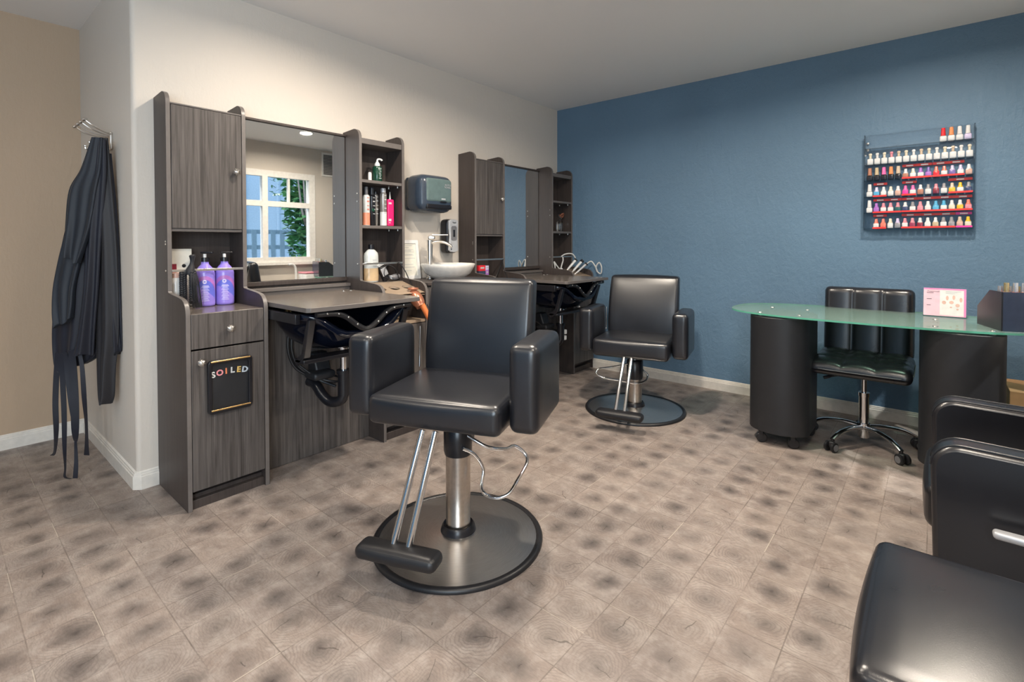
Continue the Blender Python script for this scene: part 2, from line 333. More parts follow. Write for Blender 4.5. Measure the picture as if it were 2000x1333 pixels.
def textmesh(bm, s, size, m, mi=0, depth=0.0006, bold=0.0):
    cu = bpy.data.curves.new('t', 'FONT'); cu.body = s; cu.size = size; cu.extrude = depth; cu.align_x = 'CENTER'; cu.align_y = 'CENTER'; cu.resolution_u = 3; cu.offset = bold
    o = bpy.data.objects.new('t', cu); COL.objects.link(o); dg = bpy.context.evaluated_depsgraph_get(); me = bpy.data.meshes.new_from_object(o.evaluated_get(dg))
    add(bm, [tuple(v.co) for v in me.vertices], [tuple(p.vertices) for p in me.polygons], m, mi)
    bpy.data.objects.remove(o); bpy.data.curves.remove(cu); bpy.data.meshes.remove(me)
def obj(name, bm, mats, parent=None, bevel=0.0, ang=35, loc=None, label=None):
    bmesh.ops.recalc_face_normals(bm, faces=bm.faces)
    me = bpy.data.meshes.new(name); bm.to_mesh(me); bm.free()
    for k in ([mats] if isinstance(mats, str) else mats): me.materials.append(M[k])
    me.shade_smooth(); me.set_sharp_from_angle(angle=math.radians(ang))
    o = bpy.data.objects.new(name, me); COL.objects.link(o)
    if parent: o.parent = parent
    if loc: o.location = loc
    if bevel:
        b = o.modifiers.new('bevel', 'BEVEL'); b.width = bevel; b.segments = 2; b.limit_method = 'ANGLE'; b.angle_limit = math.radians(40)
    if label: o['label'] = label
    return o
def tag(o, label, cat, group=None, kind=None):
    o['label'] = label; o['category'] = cat
    if group: o['group'] = group
    if kind: o['kind'] = kind
    return o
def thing(name, label, cat, loc=(0, 0, 0), rotz=0.0, group=None):
    o = bpy.data.objects.new(name, None); COL.objects.link(o); o.location = loc; o.rotation_euler = (0, 0, rotz); o.empty_display_size = 0.05
    return tag(o, label, cat, group)
def struct(name, bm, mats, label=None, parent=None, bevel=0.0):
    o = obj(name, bm, mats, parent, bevel)
    if not parent: o['kind'] = 'structure'; o['category'] = name.split('_')[0]
    if label: o['label'] = label
    return o
def dup(root, loc, rotz=None, label=None, group=None):
    r = root.copy(); COL.objects.link(r); r.location = loc
    if rotz is not None: r.rotation_euler = (0, 0, rotz)
    if label: r['label'] = label
    if group: r['group'] = group
    for ch in list(root.children):
        c = ch.copy(); COL.objects.link(c); c.parent = r
        for gch in list(ch.children):
            d = gch.copy(); COL.objects.link(d); d.parent = c
    return r

# ------------------------------------------------------------------ room shell
XR, YB, XA, YA = 3.87, -7.4, -1.182, -3.543     # right wall, back wall, alcove wall, return wall
b = nb(); box(b, XA - 0.1, XR + 0.1, YB - 0.1, 0.1, -0.1, 0.0); struct('floor', b, 'end_grain_vinyl', 'square end-grain wood-look vinyl tiles in beige and brown')
b = nb(); box(b, XA - 0.1, XR + 0.1, YB - 0.1, 0.1, CEIL, CEIL + 0.1); struct('ceiling', b, 'ceiling_paint', 'plain pale grey painted ceiling')
# left wall with a rounded outer corner
b = nb(); R = 0.022
cor = [(-R + R * math.sin(a), YA + R - R * math.cos(a)) for a in [PI / 2 * i / 6 for i in range(7)]]
prism(b, [(0, 0.1), (-0.12, 0.1), (-0.12, YA + 0.12), (XA, YA + 0.12), (XA, YA)] + [(u, v) for u, v in cor] , 0, CEIL, 'xy'); struct('wall_left', b, 'cream_paint', 'cream textured wall behind the styling stations with rounded outer corner')
b = nb(); box(b, XA - 0.1, XA, YB, YA + 0.12, 0, CEIL); struct('wall_alcove', b, 'greige_paint', 'beige wall at the far left behind the hanging gowns')
b = nb(); box(b, -0.12, XR + 0.1, 0, 0.1, 0, CEIL); struct('wall_back', b, 'blue_paint', 'dark blue textured accent wall')
WY0, WY1, WZ0, WZ1 = -1.92, -0.63, 0.99, 2.13     # window opening
b = nb(); box(b, XR, XR + 0.14, YB, WY0, 0, CEIL); box(b, XR, XR + 0.14, WY1, 0.1, 0, CEIL); box(b, XR, XR + 0.14, WY0, WY1, 0, WZ0); box(b, XR, XR + 0.14, WY0, WY1, WZ1, CEIL)
struct('wall_right', b, 'cream_paint', 'cream wall with the window, seen in the mirror')
b = nb(); box(b, XA - 0.1, XR + 0.1, YB - 0.1, YB, 0, CEIL); struct('wall_front', b, 'blue_paint')
# window: frame, mullions, glass
b = nb(); y0, y1, z0, z1 = WY0, WY1, WZ0, WZ1
for (a0, a1, c0, c1) in ((y0 - 0.05, y0 + 0.035, z0 - 0.04, z1 + 0.05), (y1 - 0.035, y1 + 0.05, z0 - 0.04, z1 + 0.05), (y0, y1, z1 - 0.035, z1 + 0.05), (y0, y1, z0 - 0.04, z0 + 0.035), (-1.31, -1.24, z0, z1), (y0, y1, 1.70, 1.775)):
    _k = 0.0015 * (a1 - a0 > 0.3) + 0.0007 * (-1.4 < a0 < -1.2); box(b, XR - 0.025 + _k, XR + 0.05 - _k, a0, a1, c0 + _k, c1 - _k)
for yy in (-0.95, -1.60): box(b, XR - 0.012, XR + 0.03, yy - 0.013, yy + 0.013, 1.77, z1)
win = struct('window_1', b, 'window_white', 'white framed window with transom panes, reflected in the mirror')
b = nb(); box(b, XR + 0.02, XR + 0.026, y0, y1, z0, z1); obj('window_pane', b, 'window_glass', win)
b = nb(); box(b, XR - 0.07, XR + 0.0, y0 - 0.08, y1 + 0.08, z0 - 0.07, z0 - 0.04); obj('window_sill', b, 'window_white', win)

def baseboard(name, p0, p1, n, label=None):
    """profiled board from p0 to p1, n = inward normal"""
    prof = [(0, 0), (0.014, 0), (0.014, 0.062), (0.0105, 0.066), (0.0105, 0.073), (0.007, 0.077), (0.007, 0.083), (0.0, 0.088)]
    b = nb(); P0, P1 = Vector((*p0, 0)), Vector((*p1, 0)); N = Vector((*n, 0)); V = []; k = len(prof)
    for P in (P0, P1):
        for d, z in prof: V.append(tuple(P + N * d + Vector((0, 0, z))))
    add(b, V, [tuple(range(k)), tuple(range(2 * k - 1, k - 1, -1))] + [(i, (i + 1) % k, (i + 1) % k + k, i + k) for i in range(k)])
    return struct(name, b, 'white_trim', label)
baseboard('baseboard_back', (0.0, 0.0), (XR, 0.0), (0, -1), 'white moulded baseboard under the blue wall')
# left wall board wraps the rounded corner in one piece
b = nb(); prof = [(0, 0), (0.014, 0), (0.014, 0.062), (0.0105, 0.066), (0.0105, 0.073), (0.007, 0.077), (0.007, 0.083), (0.0, 0.088)]; k = len(prof)
path = [((0, 0), (1, 0)), ((0, YA + 0.015), (1, 0)), ((-0.015, YA), (0, -1)), ((XA, YA), (0, -1))]; V = []; F = []
for (px, py), (nx, ny) in path:
    for d, z in prof: V.append((px + nx * d, py + ny * d, z))
for s_ in range(len(path) - 1):
    for i in range(k): F.append((s_ * k + i, s_ * k + (i + 1) % k, (s_ + 1) * k + (i + 1) % k, (s_ + 1) * k + i))
add(b, V, F); struct('baseboard_left', b, 'white_trim', 'white moulded baseboard wrapping the rounded wall corner')
baseboard('baseboard_alcove', (XA, YA), (XA, YB), (1, 0), 'white moulded baseboard along the beige alcove wall')
baseboard('baseboard_right', (XR, 0), (XR, YB), (-1, 0))

# downlights
def downlight(x, y, label):
    t = thing('recessed_ceiling_light', label, 'light', (x, y, CEIL), group=None)
    b = nb(); lathe(b, [(0.062, -0.002), (0.066, -0.006), (0.085, -0.006), (0.088, 0.0)], 32); obj('trim_ring', b, 'white_plastic', t)
    b = nb(); lathe(b, [(0.0, -0.003), (0.063, -0.003)], 32); obj('lens', b, 'lamp_lens', t)
    return t
downlight(2.95, -1.17, 'round recessed ceiling light seen glowing in the mirror')
for (x, y, w), lb in zip(LAMPS[1:], ('round recessed light above the middle of the room', 'round recessed light above the near styling station', 'round recessed light above the black seats at right', 'added fill downlight behind the camera, middle one', 'added fill downlight behind the camera, near the right wall', 'added fill downlight in front of the beige alcove')): downlight(x, y, lb)
# air vent on the right wall
t = thing('air_vent', 'white louvred air vent high on the right wall, seen in mirror', 'vent', (XR, -0.30, 2.35))
b = nb(); ring_prism(b, rrect(0.34, 0.34, 0.005), rrect(0.29, 0.29, 0.004), -0.014, 0.0, 'yz'); obj('frame', b, 'window_white', t)
b = nb()
for i in range(13): box(b, -0.011, -0.003, -0.145, 0.145, -0.14 + i * 0.0222, -0.128 + i * 0.0222)
obj('louvre_panel', b, 'grey_plastic', t)

# ------------------------------------------------------------------ styling stations (local x: out of the wall, local y: along it)
SIDE = [(0.004, 0), (0.433, 0), (0.433, 0.885), (0.430, 0.905), (0.420, 0.925), (0.404, 0.941), (0.380, 0.951), (0.34, 0.957), (0.27, 0.963), (0.195, 0.970), (0.190, 0.976),
        (0.190, 1.868), (0.188, 1.885), (0.181, 1.903), (0.168, 1.918), (0.150, 1.928), (0.130, 1.932), (0.004, 1.925)]
def panel(name, y0, y1, parent):
    b = nb(); prism(b, SIDE, y0, y1, 'xz')
    b.faces.ensure_lookup_table(); b.normal_update()
    for f in b.faces:
        if abs(f.normal.y) < 0.5: f.material_index = 1
    return obj(name, b, ['dark_laminate', 'edge_band'], parent, bevel=0.0015)
def knob_mesh(name, loc, parent):
    b = nb(); cyl(b, (0, 0, 0), (0.016, 0, 0), 0.006, 0.005); V = []
    A, L = axis_m((0.014, 0, 0), (0.03, 0, 0))
    lathe(b, [(0.0, -0.002), (0.009, 0.0), (0.0155, 0.004), (0.0165, 0.009), (0.013, 0.015), (0.006, 0.019), (0, 0.02)], 20, A, 0, 1.0, 0.85)
    for i in range(7):
        a = 2 * PI * i / 7; tube(b, [(0.018, 0.014 * math.cos(a), 0.016 * math.sin(a)), (0.028, 0.013 * math.cos(a + 0.5), 0.0135 * math.sin(a + 0.5)), (0.034, 0.004 * math.cos(a + 1.2), 0.004 * math.sin(a + 1.2))], 0.0028, 6, smooth=3)
    return obj(name, b, 'satin_nickel', parent, loc=loc, label='ribbed nickel knob')
def rail(parent, y0, y1):
    b = nb(); box(b, 0.184, 0.192, y0, y1, 1.067, 1.079)
    o = obj('retaining_rail', b, 'satin_nickel', parent, bevel=0.001, label='brushed metal retaining rail'); return o
def screws(parent, y, zs):
    for x, z in zs:
        b = nb(); lathe(b, [(0.005, 0), (0.0045, 0.002), (0.002, 0.003), (0, 0.003)], 12, TM((x, y, z), (PI / 2, 0, 0))); obj('screw_cap', b, 'satin_nickel', parent)

def storage_cabinet(y, label, soiled):
    t = thing('storage_cabinet', label, 'cabinet', (0, y, 0), group=None)
    panel('side_panel', 0.0, 0.019, t); panel('side_panel', 0.338, 0.358, t)
    b = nb(); box(b, 0.004, 0.016, 0.019, 0.338, 0.085, 1.875); obj('back_panel', b, 'dark_laminate', t)
    b = nb(); box(b, 0.016, 0.186, 0.019, 0.338, 1.869, 1.876); obj('top_board', b, ['edge_band'], t, 0.001)
    b = nb(); box(b, 0.016, 0.182, 0.019, 0.338, 1.262, 1.276); obj('shelf_board', b, ['edge_band'], t, 0.001)
    b = nb(); box(b, 0.172, 0.190, 0.021, 0.336, 1.277, 1.866); d = obj('upper_door', b, 'grey_laminate', t, 0.0015); knob_mesh('knob', (0.190, 0.305, 1.573), d)
    b = nb(); box(b, 0.016, 0.425, 0.019, 0.338, 0.868, 0.886); obj('counter_shelf', b, 'counter_laminate', t, 0.002)
    b = nb(); box(b, 0.415, 0.432, 0.021, 0.336, 0.727, 0.884); d = obj('drawer_front', b, 'grey_laminate', t, 0.0015); knob_mesh('knob', (0.432, 0.178, 0.808), d)
    b = nb(); box(b, 0.415, 0.432, 0.021, 0.336, 0.085, 0.719); d = obj('lower_door', b, 'grey_laminate', t, 0.0015); knob_mesh('knob', (0.432, 0.055, 0.668), d)
    b = nb(); box(b, 0.016, 0.41, 0.019, 0.338, 0.083, 0.095); box(b, 0.36, 0.372, 0.019, 0.338, 0.0, 0.083); box(b, 0.372, 0.415, 0.019, 0.338, 0.0, 0.040); box(b, 0.372, 0.392, 0.019, 0.338, 0.040, 0.058); obj('toe_kick', b, 'dark_laminate', t, 0.002)
    rail(t, 0.019, 0.338); screws(t, 0.0, [(0.165, 1.073), (0.165, 1.20), (0.165, 1.213)])
    if soiled:
        b = nb(); ring_prism(b, rrect(0.192, 0.248, 0.018, 5, 0.177, 0.543), rrect(0.160, 0.212, 0.010, 5, 0.177, 0.543), 0.432, 0.452, 'yz'); fr = obj('bin_frame', b, 'black_plastic', t, 0.003)
        b = nb(); box(b, 0.432, 0.438, 0.095, 0.259, 0.436, 0.650); fl = obj('bin_flap', b, 'matte_black_vinyl', fr)
        for zz, rr in ((0.661, 0.004), (0.437, 0.004)):
            b = nb(); cyl(b, (0.453, 0.092, zz), (0.453, 0.262, zz), rr); obj('gilt_edge', b, 'brass', fr, label='thin gilt edge catching the light')
        b = nb(); B0 = [('S', 0), ('O', 1), ('I', 2), ('L', 0), ('E', 3), ('D', 4)]
        for i, (ch, mi) in enumerate(B0):
            yy = 0.106 + i * 0.0275; zz = 0.595 + 0.012 * math.sin(PI * (i + 0.6) / 6.4)
            textmesh(b, ch, 0.037, Matrix.Translation((0.4385, yy, zz)) @ Matrix(((0, 0, 1, 0), (1, 0, 0, 0), (0, 1, 0, 0), (0, 0, 0, 1))) @ TM(rot=(0, 0, (2.5 - i) * 0.06)), mi, 0.001, 0.0012)
        obj('sticker_lettering', b, ['sticker_white', 'sticker_pink', 'sticker_orange', 'sticker_yellow', 'sticker_blue'], fr, label='SOILED spelled in patterned sticker letters')
    return t
for nm, c_ in (('sticker_white', (0.75, 0.75, 0.72)), ('sticker_pink', (0.75, 0.28, 0.30)), ('sticker_orange', (0.72, 0.22, 0.10)), ('sticker_yellow', (0.75, 0.50, 0.15)), ('sticker_blue', (0.55, 0.62, 0.68))): simple(nm, c_, 0.5, noise=0.35, nsc=260)
storage_cabinet(-3.455, 'grey wood-grain storage cabinet nearest the room corner, with SOILED laundry hatch', True)
storage_cabinet(-1.388, 'grey wood-grain storage cabinet right of the white basin, left of the far mirror', False)

def mirror_unit(y, label):
    t = thing('mirror_panel', label, 'mirror', (0, y, 0))
    b = nb(); box(b, 0.004, 0.024, 0.0, 0.677, 0.885, 1.905); obj('backboard', b, 'dark_laminate', t)
    b = nb(); box(b, 0.024, 0.03, 0.006, 0.671, 0.988, 1.892); obj('mirror_glass', b, 'mirror_silver', t)
    b = nb(); box(b, 0.004, 0.045, 0.0, 0.675, 1.893, 1.906); obj('mirror_trim', b, 'dark_laminate', t, 0.002)
    b = nb(); box(b, 0.024, 0.045, 0.0, 0.675, 0.962, 0.986); obj('mirror_trim', b, 'dark_laminate', t, 0.002)
    b = nb(); box(b, 0.024, 0.085, 0.0, 0.675, 0.930, 0.950); box(b, 0.024, 0.075, 0.0, 0.675, 0.885, 0.930); obj('ledge', b, 'edge_band', t, 0.002)
    return t
def lower_panel(y, label):
    t = thing('knee_space_panel', label, 'panel', (0, y, 0))
    b = nb(); box(b, 0.258, 0.276, 0.001, 0.676, 0.004, 0.800); obj('panel', b, 'grey_laminate', t)
    for y0 in (0.001, 0.656):
        b = nb(); box(b, 0.10, 0.258, y0, y0 + 0.02, 0.0, 0.79); obj('rib', b, 'dark_laminate', t)
mirror_unit(-3.096, 'large frameless mirror on dark wood backing reflecting the window')
mirror_unit(-1.029, 'narrow-looking mirror at the far station reflecting the blue wall')
lower_panel(-3.097, 'grey wood-grain panel reaching the floor behind the near shampoo bowl')
lower_panel(-1.030, 'grey wood-grain panel reaching the floor behind the far shampoo bowl')

def shelf_tower(y, label):
    t = thing('shelf_tower', label, 'shelf', (0, y, 0))
    panel('side_panel', 0.0, 0.020, t); panel('side_panel', 0.330, 0.350, t)
    b = nb(); box(b, 0.004, 0.016, 0.020, 0.330, 0.085, 1.875); obj('back_panel', b, 'dark_laminate', t)
    b = nb(); box(b, 0.016, 0.186, 0.020, 0.330, 1.838, 1.872); obj('top_board', b, 'edge_band', t, 0.0015)
    for z in (1.592, 1.300):
        b = nb(); box(b, 0.016, 0.186, 0.020, 0.330, z, z + 0.019)
        o = obj('shelf', b, ['edge_band'], t, 0.0015)
        for xx in (0.05, 0.15):
            for yy in (0.024, 0.322): c = nb(); cyl(c, (xx, yy, z - 0.012), (xx, yy, z), 0.005); obj('shelf_pin', c, 'satin_nickel', o)
    b = nb(); box(b, 0.016, 0.19, 0.020, 0.330, 0.930, 0.950); obj('niche_floor', b, 'counter_laminate', t, 0.001)
    # sloping tool holder with three round holes
    b = nb(); n = 24; A = Vector((0.188, 0.0, 0.948)); Bv = Vector((0.425, 0.0, 0.885)); ex = (Bv - A); L = ex.length; ex.normalize(); nz = Vector((-ex.z, 0, ex.x)) * -1
    cells = 3; w = 0.310 / cells
    for ci in range(cells):
        yc = 0.020 + w * (ci + 0.5); V = []; F = []
        for k in range(n):
            a = 2 * PI * k / n; c, s = math.cos(a), math.sin(a); q = max(abs(c), abs(s)); hx, hy = L / 2, w / 2
            o_ = (c / q * hx, s / q * hy); i_ = (c * 0.036, s * 0.036)
            for (u, v) in (o_, i_):
                for dz in (0, -0.014):
                    p = A + ex * (L / 2 + u) + Vector((0, yc + v, 0)) + Vector((0, 0, dz)); V.append(tuple(p))
        for k in range(n):
            j = (k + 1) % n; F += [(4 * k, 4 * j, 4 * j + 2, 4 * k + 2), (4 * k + 1, 4 * k + 3, 4 * j + 3, 4 * j + 1), (4 * k + 2, 4 * j + 2, 4 * j + 3, 4 * k + 3)]
        add(b, V, F)
    obj('tool_holder', b, 'tan_laminate', t)
    b = nb(); box(b, 0.016, 0.425, 0.020, 0.330, 0.695, 0.712); obj('tool_bay_floor', b, 'tan_laminate', t, 0.001)
    b = nb(); box(b, 0.415, 0.432, 0.022, 0.328, 0.085, 0.690); d = obj('lower_door', b, 'grey_laminate', t, 0.0015); knob_mesh('knob', (0.432, 0.05, 0.62), d)
    b = nb(); box(b, 0.36, 0.372, 0.020, 0.330, 0.0, 0.083); box(b, 0.372, 0.415, 0.020, 0.330, 0.0, 0.045); obj('toe_kick', b, 'dark_laminate', t, 0.002)
    rail(t, 0.020, 0.330); screws(t, 0.0, [(0.165, 1.073), (0.165, 1.47), (0.165, 1.52)])
    return t
shelf_tower(-2.420, 'open grey shelf tower holding hair product bottles, right of the large mirror')
shelf_tower(-0.353, 'open grey shelf tower in the corner against the blue wall')

def worktop(y, label):
    t = thing('flip_top_counter', label, 'counter', (0, y, 0))
    b = nb(); prism(b, [(0.09, 0.012), (0.79, 0.012), (0.805, 0.027), (0.805, 0.650), (0.79, 0.665), (0.09, 0.665)], 0.887, 0.909, 'xy')
    b.normal_update()
    for f in b.faces:
        if abs(f.normal.z) < 0.5: f.material_index = 1
    obj('board', b, ['counter_laminate', 'edge_band'], t, 0.002)
    for yy in (0.575, 0.625):
        b = nb(); lathe(b, [(0.011, 0), (0.011, 0.002), (0.007, 0.004), (0, 0.004)], 18, TM((0.17, yy, 0.909))); obj('hinge_cap', b, 'satin_nickel', t)
    return t
worktop(-3.097, 'grey laminate flip-up counter over the near shampoo bowl')
worktop(-1.030, 'grey laminate flip-up counter over the far shampoo bowl by the blue wall')

def shampoo_bowl(y, label):
    t = thing('shampoo_bowl', label, 'sink', (0, y, 0))
    cx, cy = 0.50, 0.338; seg = 56; b = nb()
    def rimz(a):   # a: angle, 0 = towards the client (+x); deep neck dip there
        d = math.atan2(math.sin(a), math.cos(a)); return 0.868 - 0.105 * math.exp(-(d / 0.42) ** 2) - 0.012 * (math.cos(a) > 0.2) * 0
    def ringpt(a, hx, hy, e=0.55):
        c, s = math.cos(a), math.sin(a); return (cx + hx * math.copysign(abs(c) ** e, c), cy + hy * math.copysign(abs(s) ** e, s))
    lev = [(0.235, 0.295, 0.0, 0.55, 1), (0.262, 0.322, 0.002, 0.5, 1), (0.268, 0.327, -0.008, 0.5, 1), (0.262, 0.322, -0.030, 0.5, 1), (0.238, 0.296, -0.040, 0.55, 1),
           (0.222, 0.275, 0.780, 0.62, 0), (0.195, 0.235, 0.715, 0.7, 0), (0.150, 0.175, 0.672, 0.8, 0), (0.08, 0.09, 0.655, 1.0, 0), (0.03, 0.03, 0.650, 1, 0)]
    inner = [(0.215, 0.270, 0.770, 0.62, 0), (0.17, 0.20, 0.705, 0.75, 0), (0.06, 0.07, 0.675, 1, 0), (0.001, 0.001, 0.672, 1, 0)]
    def loft(levels):
        V = []; F = []
        for hx, hy, z, e, rel in levels:
            for k in range(seg):
                a = 2 * PI * k / seg; x_, y_ = ringpt(a, hx, hy, e); zz = rimz(a) + z if rel else min(z, rimz(a) - 0.03)
                V.append((x_, y_, zz))
        for i in range(len(levels) - 1):
            for k in range(seg): F.append((i * seg + k, i * seg + (k + 1) % seg, (i + 1) * seg + (k + 1) % seg, (i + 1) * seg + k))
        add(b, V, F)
    loft(lev); loft([lev[0]] + inner); o = obj('basin', b, 'bowl_black', t, ang=60)
    # neck cushion and side struts with bolts
    b = nb()
    pts = [(0.775, cy + v, 0.872 - 0.10 * math.exp(-((v) / 0.10) ** 2)) for v in (-0.27, -0.22, -0.16, -0.11, -0.06, 0, 0.06, 0.11, 0.16, 0.22, 0.27)]
    tube(b, pts, 0.014, 10, smooth=4); obj('neck_rest', b, 'black_rubber', t)
    for y0 in (0.006, 0.646):
        b = nb(); box(b, 0.08, 0.70, y0, y0 + 0.024, 0.825, 0.872); obj('side_rail', b, 'black_plastic', t, 0.003)
    b = nb()
    prism(b, [(0.72, 0.845), (0.745, 0.845), (0.69, 0.66), (0.62, 0.61), (0.60, 0.635), (0.665, 0.68)], 0.05, 0.085, 'xz'); prism(b, [(0.72, 0.845), (0.745, 0.845), (0.69, 0.66), (0.62, 0.61), (0.60, 0.635), (0.665, 0.68)], 0.59, 0.625, 'xz')
    box(b, 0.60, 0.69, 0.05, 0.625, 0.628, 0.648)
    obj('support_bracket', b, 'black_plastic', t, 0.004)
    for v in (-0.22, -0.16, -0.11, -0.06, 0.06, 0.11, 0.16, 0.22):
        b = nb(); lathe(b, [(0.005, 0), (0.005, 0.004), (0.003, 0.006), (0, 0.006)], 10, TM((0.787, cy + v, 0.874 - 0.10 * math.exp(-(v / 0.10) ** 2)), (0, PI / 2, 0))); obj('bolt_head', b, 'satin_nickel', t)
    b = nb(); cyl(b, (0.50, 0.372, 0.50), (0.50, 0.372, 0.652), 0.019, seg=20); cyl(b, (0.50, 0.372, 0.628), (0.50, 0.372, 0.640), 0.032, seg=20); lathe(b, [(0.05, 0), (0.05, 0.006), (0.02, 0.01)], 20, TM((0.50, 0.372, 0.642)))
    obj('drain_tailpiece', b, 'chrome', t)
    b = nb(); cyl(b, (0.50, 0.372, 0.375), (0.50, 0.372, 0.505), 0.031, seg=20); tube(b, [(0.50, 0.372, 0.385), (0.485, 0.36, 0.345), (0.43, 0.33, 0.335), (0.38, 0.31, 0.37), (0.33, 0.30, 0.42), (0.28, 0.29, 0.43)], 0.028, 12); cyl(b, (0.50, 0.372, 0.495), (0.50, 0.372, 0.515), 0.038, seg=20)
    tr = obj('drain_trap', b, 'black_plastic', t)
    b = nb(); rbox(b, (0.505, 0.425, 0.435), (0.035, 0.03, 0.04), 0.008, 3); rbox(b, (0.505, 0.42, 0.385), (0.035, 0.032, 0.04), 0.008, 3); obj('trap_tag', b, 'white_plastic', tr)
    b = nb(); prism(b, [(0.30, 0.60), (0.36, 0.60), (0.40, 0.50), (0.36, 0.46), (0.30, 0.46)], 0.27, 0.36, 'xz'); rbox(b, (0.40, 0.29, 0.49), (0.12, 0.13, 0.045), 0.02, 3); obj('vacuum_breaker_housing', b, 'matte_black_vinyl', t, 0.01)
    for off, rr in ((0.0, 0.0075), (0.020, 0.0075)):
        b = nb(); tube(b, [(0.285, 0.165 + off, 0.84), (0.30, 0.165 + off, 0.75), (0.305, 0.16 + off, 0.62), (0.32, 0.20 + off, 0.52), (0.37, 0.30 + off, 0.45), (0.44, 0.36, 0.415 + off)], rr, 8); h = obj('supply_hose', b, 'cable_black', t)
    b = nb(); cyl(b, (0.285, 0.165, 0.835), (0.285, 0.165, 0.865), 0.009); cyl(b, (0.285, 0.185, 0.825), (0.285, 0.185, 0.850), 0.009); obj('hose_fitting', b, 'brass', t)
    b = nb(); tube(b, [(0.36, 0.18, 0.56), (0.42, 0.26, 0.48), (0.47, 0.34, 0.45), (0.43, 0.42, 0.44), (0.35, 0.38, 0.46), (0.34, 0.30, 0.50)], 0.006, 8); obj('spray_hose', b, 'cable_black', t)
    return t
shampoo_bowl(-3.097, 'black shampoo bowl with exposed drain hoses under the near flip-up counter')
shampoo_bowl(-1.030, 'black shampoo bowl under the far counter, beside the blue wall')

# ------------------------------------------------------------------ vanity between the stations
t = thing('vanity_cabinet', 'narrow dark vanity under the white vessel basin, mostly behind the chair', 'cabinet', (0, -2.068, 0))
b = nb(); box(b, 0.004, 0.40, 0.002, 0.678, 0.0, 0.925); obj('body', b, 'dark_laminate', t)
b = nb(); box(b, 0.004, 0.43, 0.001, 0.679, 0.926, 0.944); obj('counter', b, 'dark_laminate', t, 0.002)
for k in range(2):
    b = nb(); box(b, 0.40, 0.418, 0.01 + k * 0.335, 0.335 + k * 0.335, 0.09, 0.915); d = obj('door', b, 'grey_laminate', t, 0.0015); knob_mesh('knob', (0.418, 0.30 if k == 0 else 0.38, 0.80), d)
b = nb(); lathe(b, [(0.085, 0.945), (0.11, 0.946), (0.165, 0.985), (0.190, 1.03), (0.198, 1.052), (0.196, 1.056), (0.190, 1.054), (0.178, 1.03), (0.14, 0.98), (0.06, 0.960), (0.0, 0.958)], 48, TM((0.235, -1.715, 0)))
tag(obj('vessel_basin', b, 'porcelain', ang=60), 'white round vessel basin between the two styling stations', 'sink')
t = thing('basin_faucet', 'tall brushed nickel basin faucet beside the white vessel basin', 'faucet', (0.12, -1.79, 0.944))
b = nb(); lathe(b, [(0.030, 0.0), (0.030, 0.006), (0.024, 0.010), (0.022, 0.012)], 24)
cyl(b, (0, 0, 0.01), (0.0, 0, 0.285), 0.019, 0.021, 24); obj('body', b, 'satin_nickel', t)
b = nb(); tube(b, [(0.0, 0.0, 0.255), (0.03, 0.03, 0.272), (0.07, 0.075, 0.268), (0.10, 0.11, 0.245), (0.108, 0.118, 0.23)], lambda u: 0.017 - 0.005 * u, 12, flat=0.7); obj('spout', b, 'satin_nickel', t)
b = nb(); rbox(b, (0.012, 0.014, 0.302), (0.05, 0.04, 0.028), 0.008, 3, m=TM(rot=(0, 0, 0.8))); rbox(b, (0.075, 0.0, 0.322), (0.12, 0.036, 0.009), 0.004, 4, m=TM(rot=(0, 0, 0.85))); obj('lever_handle', b, 'satin_nickel', t)

# framed notice beside the shelf tower
t = thing('framed_notice', 'white framed paper notice standing left of the faucet', 'sign', (0.05, -1.925, 0.944), 0.0)
def leanm(): return TM((0, 0, 0), (0, math.radians(-7), 0))
b = nb(); ring_prism(b, rrect(0.20, 0.285, 0.006, cx=0, cy=0.1425), rrect(0.15, 0.235, 0.003, cx=0, cy=0.1425), 0, 0.012, 'yz', leanm()); obj('frame', b, 'white_plastic', t)
b = nb(); box(b, 0.003, 0.006, -0.076, 0.076, 0.024, 0.261, leanm()); obj('paper', b, 'cream_paper', t)
b = nb()
for i, (w_, z_) in enumerate([(0.10, 0.243), (0.07, 0.228), (0.11, 0.212), (0.09, 0.204), (0.11, 0.196), (0.10, 0.180), (0.11, 0.172), (0.12, 0.150), (0.10, 0.105), (0.11, 0.085), (0.08, 0.06)]): box(b, 0.006, 0.0065, -0.055, -0.055 + w_, z_, z_ + 0.0035, leanm())
obj('printed_lines', b, 'pale_print', t)

# paper towel dispenser
t = thing('paper_towel_dispenser', 'glossy dark rounded paper towel dispenser on the cream wall', 'dispenser', (0, -1.78, 1.565))
b = nb(); rbox(b, (0.105, 0, 0), (0.20, 0.31, 0.265), 0.055, 6, 0.004); rbox(b, (0.02, 0, 0), (0.04, 0.29, 0.24), 0.02, 4); obj('housing', b, 'navy_plastic', t)
b = nb(); rbox(b, (0.185, 0.018, 0.018), (0.052, 0.225, 0.165), 0.022, 6, 0.003); b.free()
simple('smoked_lens', (0.11, 0.16, 0.16), 0.12)
b = nb(); rbox(b, (0.190, 0.008, 0.022), (0.045, 0.240, 0.170), 0.018, 6, 0.003); obj('smoked_window', b, 'smoked_lens', t, label='smoky grey front window')
b = nb(); rbox(b, (0.196, 0.01, -0.095), (0.03, 0.24, 0.035), 0.01, 4); obj('dispensing_lip', b, 'black_plastic', t)
b = nb()
YZ = Matrix(((0, 0, 1, 0), (1, 0, 0, 0), (0, 1, 0, 0), (0, 0, 0, 1)))
